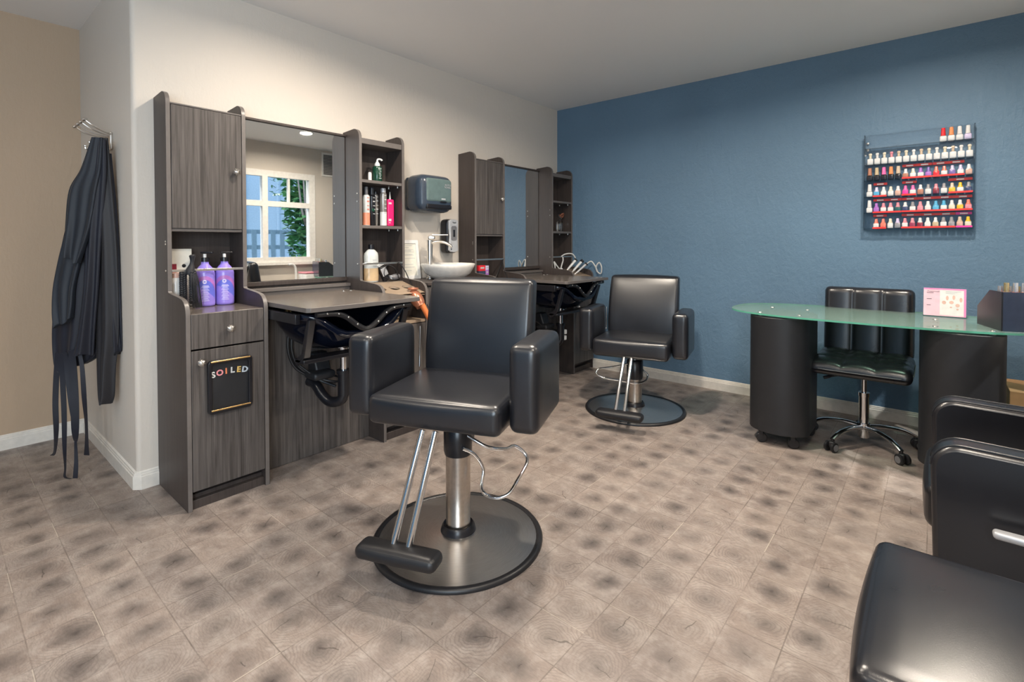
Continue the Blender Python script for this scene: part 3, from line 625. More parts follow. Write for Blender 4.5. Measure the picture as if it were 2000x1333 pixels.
textmesh(b, 'AUTO', 0.021, TM((0.2172, 0.082, 0.064)) @ YZ); textmesh(b, 'TOWEL', 0.018, TM((0.2172, 0.080, 0.047)) @ YZ); rbox(b, (0.214, 0.042, -0.040), (0.004, 0.04, 0.012), 0.002, 3); obj('lettering', b, 'silver_plastic', t)
b = nb(); rbox(b, (0.214, 0.042, -0.060), (0.006, 0.060, 0.012), 0.003, 3); obj('push_bar', b, 'black_plastic', t)
# soap dispenser
t = thing('soap_dispenser', 'silver and black soap dispenser on the wall above the basin', 'dispenser', (0, -1.535, 1.26))
b = nb(); rbox(b, (0.048, 0, 0), (0.094, 0.118, 0.262), 0.03, 6, 0.002); obj('housing', b, 'black_plastic', t)
b = nb()
prof = [(-0.048, 0.118), (-0.03, 0.128), (0, 0.131), (0.03, 0.128), (0.048, 0.118), (0.047, 0.06), (0.040, 0.0), (0.043, -0.06), (0.049, -0.108), (0.03, -0.122), (0, -0.126), (-0.03, -0.122), (-0.049, -0.108), (-0.043, -0.06), (-0.040, 0.0), (-0.047, 0.06)]
prism(b, prof, 0.088, 0.106, 'yz'); obj('face_plate', b, 'silver_plastic', t, 0.004)
b = nb(); ring_prism(b, rrect(0.058, 0.112, 0.016, cx=0, cy=0.022), rrect(0.044, 0.098, 0.012, cx=0, cy=0.022), 0.104, 0.1085, 'yz'); box(b, 0.103, 0.107, -0.024, 0.024, -0.028, 0.072); obj('refill_window', b, 'grey_plastic', t)
b = nb(); rbox(b, (0.108, 0.0, 0.022), (0.008, 0.018, 0.055), 0.004, 3); lathe(b, [(0.005, 0), (0.005, 0.002), (0, 0.002)], 12, TM((0.107, -0.028, -0.10), (0, PI / 2, 0))); textmesh(b, 'Kutol', 0.016, TM((0.1075, 0.004, 0.105)) @ YZ); obj('printing', b, 'black_plastic', t)

# ------------------------------------------------------------------ styling chairs (local +x = the way the chair faces, +y = its left)
def styling_chair(name, label, loc, th, P, lever, group):
    t = thing(name, label, 'chair', loc, th, group)
    ws, zt, zb = P['ws'], P['zt'], P['zb']; xf, xb = P['xf'], P['xb']
    b = nb(); rbox(b, ((xf + xb - 0.06) / 2, 0, (zt + zb) / 2), (xf - xb + 0.06, 2 * ws - 0.004, zt - zb), 0.028, 10, 0.010); obj('seat', b, 'black_leather', t, ang=80)
    # backrest: leans back; front face from (xb, zt) to (bx1, bz)
    h0 = zb + 0.02; H = P['bz'] - h0; k = (P['bx1'] - xb) / (P['bz'] - zt); zc = h0 + H / 2
    def lean(q):
        u = max(0.0, (q.z + zc - zt) / (P['bz'] - zt)); return (q.x + k * (P['bz'] - zt) * (0.25 * u + 0.75 * u * u), q.y, q.z)
    b = nb(); rbox(b, (xb - 0.045, 0, zc), (0.09, 2 * P['bw'], H), 0.022, 10, 0.008, warp=lean); obj('backrest', b, 'black_leather', t, ang=80)
    ai = ws + 0.012; az = (P['at'] + P['abm']) / 2; ah = P['at'] - P['abm']
    for s_ in (-1, 1):
        b = nb(); x0, x1 = P['af'] - P['al'], P['af']
        rbox(b, ((x0 + x1) / 2, s_ * (ai + P['ta'] / 2), az), (x1 - x0, P['ta'], ah), 0.030, 8, 0.004)
        a_ = obj('armrest', b, 'black_leather', t, ang=80)
        b = nb(); box(b, xb + 0.00, xb + 0.035, s_ * (ws - 0.004) - 0.004, s_ * (ws - 0.004) + 0.012, zt - 0.02, zt + 0.12) if False else cyl(b, (xb + 0.005, s_ * (ai - 0.008), zt + 0.005), (xb - 0.005, s_ * (ai - 0.008), P['at'] - 0.02), 0.004)
        obj('arm_bracket', b, 'chrome', a_)
    b = nb(); box(b, -0.10, 0.10, -0.09, 0.09, zb - 0.012, zb + 0.002); obj('seat_plate', b, 'black_plastic', t)
    # pump head and column
    hz = P['hz']
    b = nb(); lathe(b, [(0.054, hz - 0.075), (0.058, hz - 0.06), (0.058, hz + 0.055), (0.050, hz + 0.062), (0.0, hz + 0.062)], 28); rbox(b, (-0.035, 0, hz + 0.005), (0.10, 0.09, 0.105), 0.02, 3); obj('pump_head', b, 'black_plastic', t, ang=50)
    b = nb(); cyl(b, (0, 0, hz + 0.05), (0, 0, zb), 0.022, seg=20); obj('piston', b, 'chrome', t)
    b = nb(); cyl(b, (0, 0, 0.04), (0, 0, hz - 0.07), 0.050, seg=32); obj('column', b, 'brushed_column', t)
    b = nb(); lathe(b, [(0.052, 0.055), (0.060, 0.060), (0.066, 0.052), (0.070, 0.040), (0.073, 0.028), (0.055, 0.024)], 32); obj('column_collar', b, 'black_plastic', t, ang=60)
    Rb = P['rb']
    b = nb(); lathe(b, [(0.0, 0.034), (0.05, 0.034), (0.09, 0.031), (0.18, 0.024), (0.26, 0.018), (Rb - 0.022, 0.012), (Rb - 0.022, 0.004)], 64); base = obj('base_disc', b, 'brushed_steel', t, ang=60)
    b = nb(); lathe(b, [(Rb - 0.024, 0.002), (Rb - 0.026, 0.014), (Rb - 0.018, 0.019), (Rb - 0.006, 0.016), (Rb, 0.008), (Rb - 0.001, 0.001)], 64); obj('base_ring', b, 'black_rubber', base, ang=60)
    # footrest
    fx, fz = P['fx'], P['fz']
    b = nb(); rbox(b, (fx, P['fy'], fz), (0.085, 0.30, 0.048), 0.022, 5, 0.003); ft = obj('footrest', b, 'black_rubber', t, ang=70)
    for y0, y1 in ((P['fy'] - 0.028, -0.022 + P['ry']), (P['fy'] + 0.03, 0.030 + P['ry'])):
        b = nb(); cyl(b, (fx - 0.012, y0, fz + 0.012), (P['rx'], y1, zb + 0.01), 0.0115, seg=16); obj('footrest_rod', b, 'chrome', ft)
    b = nb(); tube(b, lever, 0.0068, 10, smooth=6); obj('pump_lever', b, 'chrome', t, ang=70)
    return t
P1 = dict(xf=0.249, ws=0.267, zt=0.633, zb=0.522, xb=-0.186, ta=0.110, af=0.200, al=0.37, at=0.843, abm=0.527, bx1=-0.253, bz=1.037, bw=0.248, hz=0.42, rb=0.345, fx=0.395, fy=-0.045, fz=0.155, rx=0.262, ry=0.0)
L1 = [(0.02, 0.05, 0.43), (0.009, 0.13, 0.39), (-0.05, 0.185, 0.365), (-0.100, 0.215, 0.36), (-0.104, 0.265, 0.31), (0.0, 0.25, 0.262), (0.040, 0.229, 0.230), (0.056, 0.176, 0.215), (0.030, 0.115, 0.225), (-0.010, 0.106, 0.29), (0.025, 0.080, 0.36), (0.055, 0.045, 0.39)]
styling_chair('styling_chair', 'black leather hydraulic styling chair in front of the near station, the largest chair shown whole', (1.48, -2.80, 0), -1.175, P1, L1, 'hydraulic styling chairs')
P2 = dict(xf=0.183, ws=0.266, zt=0.527, zb=0.401, xb=-0.20, ta=0.104, af=0.133, al=0.36, at=0.728, abm=0.415, bx1=-0.294, bz=0.950, bw=0.258, hz=0.30, rb=0.355, fx=0.475, fy=0.012, fz=0.105, rx=0.198, ry=-0.008)
L2 = [(0.03, -0.045, 0.33), (0.072, -0.131, 0.31), (0.12, -0.19, 0.305), (0.155, -0.225, 0.30), (0.170, -0.235, 0.27), (0.178, -0.182, 0.25), (0.110, -0.087, 0.225), (0.060, 0.020, 0.205), (-0.010, 0.075, 0.215), (-0.045, 0.080, 0.25), (0.0, 0.056, 0.29)]
styling_chair('styling_chair', 'smaller-looking black leather styling chair against the blue wall in the corner', (1.305, -0.88, 0), -1.337, P2, L2, 'hydraulic styling chairs')

# ------------------------------------------------------------------ reception-type lounge seats at the right edge
def lounge_chair(label, loc, rz, lever=True, arms=True, bx=-0.60):
    """local +x = the way it faces, origin under the seat front centre"""
    t = thing('padded_armchair', label, 'chair', loc, rz)
    b = nb(); rbox(b, (bx * 0.45, 0, 0.44), (-bx * 0.94, 0.40, 0.13), 0.03, 8, 0.008); obj('seat', b, 'soft_black_leather', t, ang=80)
    b = nb(); rbox(b, (bx, 0, 0.70), (0.11, 0.42, 0.56), 0.04, 8, 0.012, warp=lambda q: (q.x - 0.16 * (q.z + 0.28), q.y, q.z)); obj('backrest', b, 'soft_black_leather', t, ang=80)
    for s_ in ((-1, 1) if arms else ()):
        b = nb(); poly = []
        for (cx, cz, r, a0, a1) in ((-0.065, 0.595, 0.065, 0, PI / 2), (-0.60, 0.60, 0.05, PI / 2, PI), (-0.62, 0.24, 0.03, PI, 1.5 * PI), (-0.04, 0.24, 0.03, 1.5 * PI, 2 * PI)):
            for i in range(8):
                a = a0 + (a1 - a0) * i / 7; poly.append((cx + r * math.cos(a), cz + r * math.sin(a) + 0.0))
        y0, y1 = sorted((s_ * 0.205, s_ * 0.295)); prism(b, poly, y0, y1, 'xz'); a_ = obj('armrest', b, 'soft_black_leather', t, bevel=0.012, ang=50)
        b = nb(); top = [p for p in poly if p[1] > 0.25]
        for yy in (y0 + 0.012, y1 - 0.012): tube(b, [(u * 1.0, yy, v + 0.001) for u, v in poly[:16]], 0.0028, 6, smooth=0)
        obj('piping_seam', b, 'black_rubber', a_)
    for sx in (-0.09, bx + 0.04):
        lx, lz = (0.24, 0.215) if arms else (0.16, 0.385)
        for s_ in (-1, 1): b = nb(); cyl(b, (sx, s_ * lx, 0.0), (sx, s_ * lx, lz), 0.018); obj('leg', b, 'black_plastic', t)
    if lever:
        s_ = lever; b = nb(); rbox(b, (-0.22, s_ * 0.345, 0.478), (0.20, 0.03, 0.02), 0.009, 4); h = obj('recline_lever', b, 'silver_plastic', t)
        b = nb(); cyl(b, (-0.20, s_ * 0.295, 0.44), (-0.20, s_ * 0.345, 0.475), 0.008); obj('lever_stem', b, 'black_plastic', h)
    return t
lounge_chair('black padded reclining armchair with a pale side lever, at the right edge', (2.955, -2.145, 0), PI, 1)
lounge_chair('black armless chair facing the manicure desk, its backrest seen only in the near mirror', (3.56, -1.10, 0), PI / 2, 0, False, -0.44)
t = thing('waiting_chair', 'armless glossy black chair at the bottom corner, its padded seat nearest the camera', 'chair', (3.12, -2.985, 0))
b = nb(); rbox(b, (0, 0, 0.452), (0.52, 0.49, 0.105), 0.026, 12, 0.014); obj('cushion', b, 'soft_black_leather', t, ang=80)
b = nb(); rbox(b, (0.275, 0, 0.72), (0.09, 0.47, 0.50), 0.035, 6, 0.01); obj('backrest', b, 'soft_black_leather', t, ang=80)
b = nb(); box(b, -0.22, 0.22, -0.20, 0.20, 0.375, 0.40); obj('frame', b, 'black_plastic', t, 0.004)
for sx in (-0.20, 0.20):
    for sy in (-0.18, 0.18): b = nb(); cyl(b, (sx, sy, 0), (sx, sy, 0.38), 0.014); obj('leg', b, 'chrome', t)

# ------------------------------------------------------------------ manicure desk and task chair
t = thing('manicure_desk', 'manicure desk with oval green glass top on two black drum pedestals', 'desk', (2.66, -0.635, 0))
b = nb(); n = 96; pl = []
for i in range(n):
    a = 2 * PI * i / n; c, s = math.cos(a), math.sin(a); e = 2 / 2.9
    pl.append((0.735 * math.copysign(abs(c) ** e, c), 0.368 * math.copysign(abs(s) ** e, s)))
prism(b, pl, 0.770, 0.780, 'xy'); b.normal_update()
for f in b.faces:
    if abs(f.normal.z) < 0.5: f.material_index = 1
obj('glass_top', b, ['green_desk_glass', 'green_glass_edge'], t)
def stadium(w, d, n=14):
    r = w / 2; out = []
    for (cy, a0) in ((d / 2 - r * 0.75, 0), (-d / 2 + r * 0.75, PI)):
        for i in range(n + 1):
            a = a0 + PI * i / n; out.append((r * math.cos(a), cy + 0.75 * r * math.sin(a)))
    return out
for k, (px, w) in enumerate(((-0.415, 0.325), (0.40, 0.325))):
    b = nb(); prism(b, [(u + px, v - 0.12) for u, v in stadium(w, 0.46)], 0.075, 0.762, 'xy'); pd = obj('pedestal', b, 'matte_black_vinyl', t, bevel=0.004, ang=30)
    for (ux, uy) in ((-0.08, -0.30), (0.09, -0.29), (-0.10, 0.05), (0.12, 0.0)):
        b = nb(); lathe(b, [(0.026, -0.012), (0.030, -0.008), (0.030, 0.008), (0.026, 0.012)], 20, TM((px + ux, uy, 0.030), (PI / 2, 0, 0.4))); box(b, px + ux - 0.012, px + ux + 0.012, uy - 0.016, uy + 0.016, 0.045, 0.076); obj('caster', b, 'black_rubber', pd)
    for (ux, uy) in ((-0.10, -0.27), (0.11, -0.27), (-0.1, 0.03), (0.1, 0.03)):
        b = nb(); cyl(b, (px + ux, uy, 0.762), (px + ux, uy, 0.770), 0.012); lathe(b, [(0.012, 0.7801), (0.010, 0.783), (0, 0.784)], 14, TM((px + ux, uy, 0))); obj('glass_mount', b, 'satin_nickel', t)

t = thing('task_chair', 'quilted black leather task chair on chrome casters behind the manicure desk', 'chair', (2.64, -0.585, 0), PI / 2 + PI + 0.0)
# local +x faces the room (-y world)
b = nb(); pts = []
def quilt(name, c, s, r, cols, rows, parent, m=None, axis='z', warp=None):
    b = nb(); hx, hy, hz = s[0] / 2, s[1] / 2, s[2] / 2
    def w(q):
        q = Vector(q); 
        if axis == 'z' and q.z > 0:
            u = (q.y + hy) / (2 * hy) * cols; v = (q.x + hx) / (2 * hx) * rows
            q.z += 0.020 * (abs(math.sin(PI * u)) ** 0.45) * (abs(math.sin(PI * v)) ** 0.45 if rows > 1 else 1) - 0.008
        if axis == 'x' and q.x > 0:
            u = (q.y + hy) / (2 * hy) * cols; v = (q.z + hz) / (2 * hz) * rows
            q.x += 0.017 * (abs(math.sin(PI * u)) ** 0.45) * (abs(math.sin(PI * v)) ** 0.45 if rows > 1 else 1) - 0.008
        return warp(q) if warp else q
    rbox(b, c, s, r, 42, 0.0, warp=w); return obj(name, b, 'soft_black_leather', parent, ang=80)
quilt('seat', (0.0, -0.01, 0.482), (0.46, 0.485, 0.075), 0.034, 3, 3, t, warp=lambda q: (q[0], q[1], q[2] - 0.02 * max(0, (q[0] / 0.23)) ** 3 * 1.0))
quilt('backrest', (-0.255, -0.01, 0.700), (0.070, 0.470, 0.43), 0.032, 3, 1, t, axis='x', warp=lambda q: (q[0] - 0.10 * (q[2] + 0.19), q[1], q[2]))
b = nb(); rbox(b, (-0.285, -0.01, 0.50), (0.02, 0.10, 0.16), 0.008, 3); obj('back_joint', b, 'black_plastic', t)
b = nb(); tube(b, [(0.232 * math.copysign(abs(math.cos(a)) ** 0.28, math.cos(a)) * 1.005, -0.01 + 0.2445 * math.copysign(abs(math.sin(a)) ** 0.28, math.sin(a)) * 1.003, 0.478 - 0.012 * max(0, math.cos(a))) for a in [2 * PI * k / 48 for k in range(48)]], 0.0030, 6, closed=True, smooth=2); obj('seat_piping', b, 'grey_plastic', t, ang=80)
b = nb(); lathe(b, [(0.045, 0.432), (0.05, 0.44), (0.05, 0.452), (0, 0.452)], 20); obj('seat_mount', b, 'black_plastic', t)
b = nb(); cyl(b, (0, 0, 0.30), (0, 0, 0.44), 0.014, seg=20); cyl(b, (0, 0, 0.10), (0, 0, 0.305), 0.026, seg=24); cyl(b, (0, 0, 0.29), (0, 0, 0.312), 0.029, seg=24); cyl(b, (0, 0, 0.045), (0, 0, 0.13), 0.031, 0.033, seg=24); obj('gas_column', b, 'chrome', t)
b = nb(); tube(b, [(0.02, -0.02, 0.428), (0.09, -0.14, 0.405), (0.115, -0.19, 0.390)], lambda u: 0.006 + 0.004 * (u > 0.6), 8); obj('height_lever', b, 'black_plastic', t)
for k in range(5):
    a = math.radians(-28 + 72 * k)
    ca, sa = math.cos(a), math.sin(a); b = nb()
    tube(b, [(0.02 * ca, 0.02 * sa, 0.105), (0.10 * ca, 0.10 * sa, 0.112), (0.20 * ca, 0.20 * sa, 0.100), (0.268 * ca, 0.268 * sa, 0.068)], lambda u: 0.020 - 0.006 * u, 12, flat=0.75); lg = obj('base_leg', b, 'chrome', t, ang=70)
    b = nb(); cyl(b, (0.268 * ca, 0.268 * sa, 0.050), (0.268 * ca, 0.268 * sa, 0.075), 0.008)
    for s_ in (-0.020, 0.020):
        cx, cy = 0.278 * ca - s_ * sa, 0.278 * sa + s_ * ca
        lathe(b, [(0.0, -0.009), (0.022, -0.009), (0.028, -0.006), (0.028, 0.006), (0.022, 0.009), (0.0, 0.009)], 20, Matrix.Translation((cx, cy, 0.028)) @ TM(rot=(0, 0, a)) @ TM(rot=(PI / 2, 0, 0)))
    rbox(b, (0.272 * ca, 0.272 * sa, 0.042), (0.036, 0.03, 0.034), 0.008, 2, m=None); cs = obj('caster', b, 'black_rubber', lg, ang=40)
    b = nb()
    s_ = 0.0295
    for sg in (-1, 1):
        cx, cy = 0.278 * ca - sg * s_ * sa, 0.278 * sa + sg * s_ * ca
        b2 = b; lathe(b2, [(0.014, -0.001), (0.019, -0.001), (0.019, 0.001), (0.014, 0.001)], 18, Matrix.Translation((cx, cy, 0.028)) @ TM(rot=(0, 0, a)) @ TM(rot=(PI / 2, 0, 0)))
    obj('wheel_hub', b, 'grey_plastic', lg, ang=40)

# ------------------------------------------------------------------ wall rack of nail polish
RX0, RX1 = 2.583, 3.128
rk = thing('nail_polish_rack', 'clear acrylic wall rack with six tiers of nail polish on blue wall', 'rack', (0, 0, 0))
b = nb(); box(b, RX0, RX1, -0.010, -0.006, 1.290, 1.935); obj('back_sheet', b, 'acrylic_sheet', rk)
for x in (RX0 - 0.004, RX1):
    b = nb(); box(b, x, x + 0.005, -0.062, -0.004, 1.288, 1.93); obj('side_sheet', b, 'acrylic_sheet', rk)
TIER = [1.838, 1.729, 1.622, 1.513, 1.405, 1.300]
for z in TIER:
    b = nb(); box(b, RX0, RX1, -0.062, -0.010, z - 0.004, z); sh = obj('tier', b, 'acrylic_sheet', rk)
    b = nb(); box(b, RX0, RX1, -0.065, -0.062, z - 0.006, z + 0.014); obj('lip', b, 'acrylic_sheet', sh)
for (x, z) in ((RX0 + 0.012, 1.88), (RX0 + 0.012, 1.835)):
    b = nb(); lathe(b, [(0.008, 0), (0.008, 0.002), (0.004, 0.004), (0, 0.004)], 14, TM((x, -0.010, z), (PI / 2, 0, 0))); obj('mounting_screw', b, 'satin_nickel', rk)
PC = {}
def pcol(name, c, r=0.18): 
    if name not in M: simple(name, c, r, noise=0.04)
    return name
CL = dict(white=(0.74, 0.74, 0.74), tan=(0.62, 0.50, 0.38), pink=(0.80, 0.16, 0.42), orange=(0.82, 0.30, 0.12), red=(0.75, 0.03, 0.04), darkred=(0.25, 0.03, 0.05), violet=(0.40, 0.16, 0.55), purple=(0.20, 0.14, 0.42), blue=(0.10, 0.42, 0.68),
          navy=(0.05, 0.07, 0.16), yellow=(0.85, 0.52, 0.04), black=(0.015, 0.015, 0.02), nude=(0.66, 0.42, 0.34), coral=(0.85, 0.22, 0.16), rose=(0.72, 0.28, 0.34), magenta=(0.85, 0.05, 0.35), grey=(0.30, 0.30, 0.32), teal=(0.03, 0.12, 0.12), cream=(0.72, 0.66, 0.52), copper=(0.45, 0.20, 0.13), lilac=(0.62, 0.55, 0.78), sand=(0.55, 0.44, 0.28), wine=(0.32, 0.05, 0.10))
for k_, v_ in CL.items(): pcol('polish_' + k_, v_)
proto = {}
def bottle_mesh(kind):
    """returns (body mesh builder, cap mesh builder) for the polish bottle kinds"""
    b = nb(); c = nb()
    if kind == 'tall':     # slim tall cap over a low wide bottle
        rbox(b, (0, 0, 0.018), (0.034, 0.030, 0.036), 0.008, 2); cyl(c, (0, 0, 0.037), (0, 0, 0.086), 0.0125, 0.0095, 14)
    elif kind == 'knob':   # short cap with a tan finger knob
        rbox(b, (0, 0, 0.021), (0.033, 0.030, 0.042), 0.007, 2); cyl(c, (0, 0, 0.042), (0, 0, 0.062), 0.0075, 0.007, 12); rbox(c, (0, 0, 0.070), (0.019, 0.016, 0.018), 0.007, 2)
    else:                  # square small bottle with bell cap
        rbox(b, (0, 0, 0.017), (0.031, 0.030, 0.034), 0.005, 2); lathe(c, [(0.0125, 0.034), (0.012, 0.040), (0.0085, 0.046), (0.008, 0.060), (0.006, 0.064), (0, 0.065)], 12)
    return b, c
def polish(kind, bc, cc, x, z, label, group, y=-0.037):
    key = (kind, bc, cc)
    if key not in proto:
        t = thing('nail_polish_bottle', label, 'nail polish', (x, y, z), 0, group); b, c = bottle_mesh(kind)
        obj('bottle', b, 'polish_' + bc, t, ang=50); obj('cap', c, 'polish_' + cc, t, ang=50); proto[key] = t; return t
    return dup(proto[key], (x, y, z), None, label, group)
ORD = ['first', 'second', 'third', 'fourth', 'fifth', 'sixth', 'seventh', 'eighth', 'ninth', 'tenth', 'eleventh', 'twelfth', 'thirteenth', 'fourteenth']
TN = ['top', 'second', 'third', 'fourth', 'fifth', 'lowest']
def row(tier, items, kind, x0, pitch):
    for i, it in enumerate(items):
        bc, cc = it[0], it[1]; kd = it[2] if len(it) > 2 else kind
        look = (bc if bc == cc else bc + ' and ' + cc)
        polish(kd, bc, cc, x0 + pitch * i, TIER[tier], "%s nail polish, %s from the left on the wall rack's %s tier" % (look, ORD[i], TN[tier]), 'nail polishes on the %s tier' % TN[tier])
row(0, [('white', 'red', 'tall'), ('white', 'orange', 'tall'), ('white', 'white', 'tall'), ('lilac', 'white', 'tall')], 'tall', 2.985, 0.0385)
row(1, [('white', 'cream'), ('white', 'white'), ('white', 'cream'), ('white', 'rose'), ('white', 'tan'), ('white', 'cream'), ('white', 'white'), ('white', 'tan'), ('white', 'cream'), ('white', 'white'), ('white', 'cream'), ('white', 'tan'), ('white', 'white'), ('white', 'cream')], 'knob', 2.612, 0.0382)
row(2, [('black', 'copper', 'tall'), ('black', 'sand', 'tall'), ('black', 'pink', 'tall'), ('black', 'orange', 'tall'), ('black', 'tan', 'tall'), ('copper', 'white'), ('white', 'cream'), ('white', 'violet'), ('violet', 'purple'), ('red', 'coral'), ('white', 'coral'), ('purple', 'lilac'), ('white', 'lilac'), ('nude', 'white')], 'bell', 2.610, 0.0382)
row(3, [('white', 'white', 'tall'), ('blue', 'lilac'), ('white', 'white'), ('white', 'cream'), ('nude', 'white'), ('magenta', 'pink'), ('white', 'pink'), ('copper', 'white'), ('white', 'grey'), ('darkred', 'rose'), ('white', 'grey'), ('yellow', 'tan'), ('white', 'yellow'), ('navy', 'grey')], 'bell', 2.610, 0.0382)
row(4, [('white', 'white', 'tall'), ('violet', 'violet'), ('white', 'rose'), ('white', 'rose'), ('teal', 'rose'), ('navy', 'white'), ('white', 'grey'), ('rose', 'rose'), ('white', 'white'), ('blue', 'blue'), ('white', 'blue'), ('cream', 'white'), ('yellow', 'white'), ('rose', 'coral')], 'bell', 2.610, 0.0382)
row(5, [('white', 'coral'), ('coral', 'coral'), ('white', 'cream'), ('grey', 'lilac'), ('white', 'rose'), ('wine', 'rose'), ('darkred', 'white'), ('white', 'white'), ('sand', 'white'), ('white', 'grey'), ('grey', 'grey'), ('nude', 'tan'), ('cream', 'yellow')], 'bell', 2.648, 0.0382)
simple('tray_red', (0.75, 0.035, 0.03), 0.35); simple('tray_pink', (0.85, 0.04, 0.35), 0.35)
TRAYS = [(2, 5, 9, 'red'), (2, 9, 13, 'red'), (3, 1, 3, 'red'), (3, 5, 7, 'red'), (3, 11, 14, 'red'), (4, 1, 5, 'red'), (4, 5, 14, 'red'), (5, 0, 2, 'red'), (5, 4, 11, 'red'), (5, 11, 13, 'pink')]
for ti, a, e_, c_ in TRAYS:
    xs = (2.610 if ti != 5 else 2.648) + 0.0382 * a - 0.018; xe = (2.610 if ti != 5 else 2.648) + 0.0382 * (e_ - 1) + 0.018; z = TIER[ti]
    t = thing('display_tray', "%s display strips around polishes %d to %d, wall rack's %s tier" % (c_, a + 1, e_, TN[ti]), 'tray', (0, 0, 0), 0, 'coloured polish trays')
    b = nb(); box(b, xs, xe, -0.0705, -0.0665, z - 0.003, z + 0.008); obj('front_strip', b, 'tray_' + c_, t)
    b = nb(); box(b, xs, xe, -0.022, -0.012, z + 0.078, z + 0.094); hd = obj('header', b, 'tray_' + c_, t)
    b = nb(); nlab = max(1, (e_ - a) // 2); 
    for q in range(nlab):
        xc = xs + (xe - xs) * (q + 0.5) / nlab; bb = nb(); box(bb, xc - 0.018, xc + 0.018, -0.0232, -0.022, z + 0.081, z + 0.089); obj('header_label', bb, 'white_plastic', hd)
    b.free()

# ------------------------------------------------------------------ things on the manicure desk
DZ = 0.780
simple('flyer_pink', (0.80, 0.52, 0.60), 0.5); simple('flyer_edge', (0.85, 0.25, 0.50), 0.4); simple('flyer_pale', (0.72, 0.72, 0.70), 0.5)
simple('rack_black', (0.018, 0.020, 0.026), 0.30); simple('rack_navy', (0.040, 0.055, 0.095), 0.25); simple('gold_cap', (0.62, 0.50, 0.28), 0.25, 0.8); simple('silver_cap', (0.70, 0.71, 0.74), 0.22, 0.8)
t = thing('flyer_stand', 'pink and white nail flyer in a tilted acrylic stand on the glass desk', 'sign', (2.998, -0.447, DZ), math.radians(-1))
LM = TM((0, 0, 0), (math.radians(-10), 0, 0))
b = nb(); box(b, -0.095, 0.095, -0.002, 0.002, 0.002, 0.165, LM); box(b, -0.095, 0.095, -0.002, 0.06, 0.0, 0.003); obj('acrylic_holder', b, 'acrylic_sheet', t)
b = nb(); box(b, -0.092, 0.092, -0.0045, -0.0022, 0.004, 0.162, LM); ob = obj('flyer', b, 'flyer_pink', t)
b = nb(); box(b, -0.020, 0.082, -0.0052, -0.0045, 0.010, 0.152, LM); obj('pale_panel', b, 'flyer_pale', ob)
b = nb(); box(b, 0.083, 0.092, -0.0055, -0.0045, 0.004, 0.162, LM); box(b, -0.092, 0.092, -0.0053, -0.0045, 0.154, 0.162, LM); obj('magenta_edge', b, 'flyer_edge', ob)
b = nb(); textmesh(b, 'Powermesh', 0.0115, LM @ TM((-0.048, -0.0048, 0.143), (PI / 2, 0, 0)), 0, 0.0004); obj('lettering', b, 'dark_print', ob); b = nb()
for i, (w_, z_) in enumerate([(0.030, 0.133), (0.022, 0.098), (0.018, 0.062)]): box(b, -0.078, -0.078 + w_, -0.0053, -0.0045, z_, z_ + 0.003, LM)
obj('printed_lines', b, 'dark_print', ob); b = nb()
for i, (w_, z_) in enumerate([(0.066, 0.145), (0.050, 0.139), (0.040, 0.133)]): box(b, 0.005, 0.005 + w_, -0.0056, -0.0050, z_, z_ + 0.002, LM)
obj('printed_text', b, 'pale_print', ob)
b = nb()
for (cx, cz, rx_, rz_) in ((0.012, 0.108, 0.006, 0.013), (0.040, 0.112, 0.006, 0.013), (0.070, 0.100, 0.006, 0.013), (-0.002, 0.082, 0.009, 0.010), (0.030, 0.084, 0.010, 0.009), (0.056, 0.068, 0.009, 0.010), (0.028, 0.056, 0.005, 0.004), (0.056, 0.046, 0.005, 0.005)):
    prism(b, [(cx + rx_ * math.cos(2 * PI * k / 14), cz + rz_ * math.sin(2 * PI * k / 14)) for k in range(14)], -0.0058, -0.0050, 'xz', LM)
obj('printed_nails', b, 'polish_nude', ob)
# stepped display of polishes; its high back faces the camera
RA = math.radians(17)
t = thing('polish_display_stand', 'black stepped display box of nail polish at the end of the glass desk', 'display stand', (3.202, -0.885, DZ), RA)
b = nb(); prism(b, [(0.0, 0.0), (0.0, 0.187), (0.12, 0.187), (0.25, 0.095), (0.25, 0.0)], -0.003, 0.003, 'yz', None); obj('end_panel', b, 'rack_black', t)
b = nb(); prism(b, [(0.0, 0.0), (0.0, 0.187), (0.12, 0.187), (0.25, 0.095), (0.25, 0.0)], 0.397, 0.403, 'yz', None); obj('end_panel', b, 'rack_black', t)
b = nb(); box(b, 0.003, 0.397, 0.0, 0.005, 0.0, 0.187); obj('back_panel', b, 'rack_navy', t)
for i, (y0, y1, z_) in enumerate([(0.006, 0.065, 0.150), (0.065, 0.125, 0.130), (0.125, 0.185, 0.080), (0.185, 0.25, 0.035)]):
    b = nb(); box(b, 0.003, 0.397, y0, y1, z_ - 0.004, z_); obj('step', b, 'rack_black', t)
first = None; caps = ['gold_cap', 'silver_cap', 'silver_cap', 'gold_cap', 'silver_cap', 'silver_cap', 'gold_cap', 'silver_cap', 'silver_cap']
pc = ['polish_nude', 'polish_red', 'polish_coral', 'polish_navy', 'polish_orange', 'polish_rose', 'polish_wine', 'polish_cream', 'polish_red']
Rz = Matrix.Rotation(RA, 4, 'Z')
simple('polish_bottle_glass', (0.5, 0.1, 0.08), 0.1)
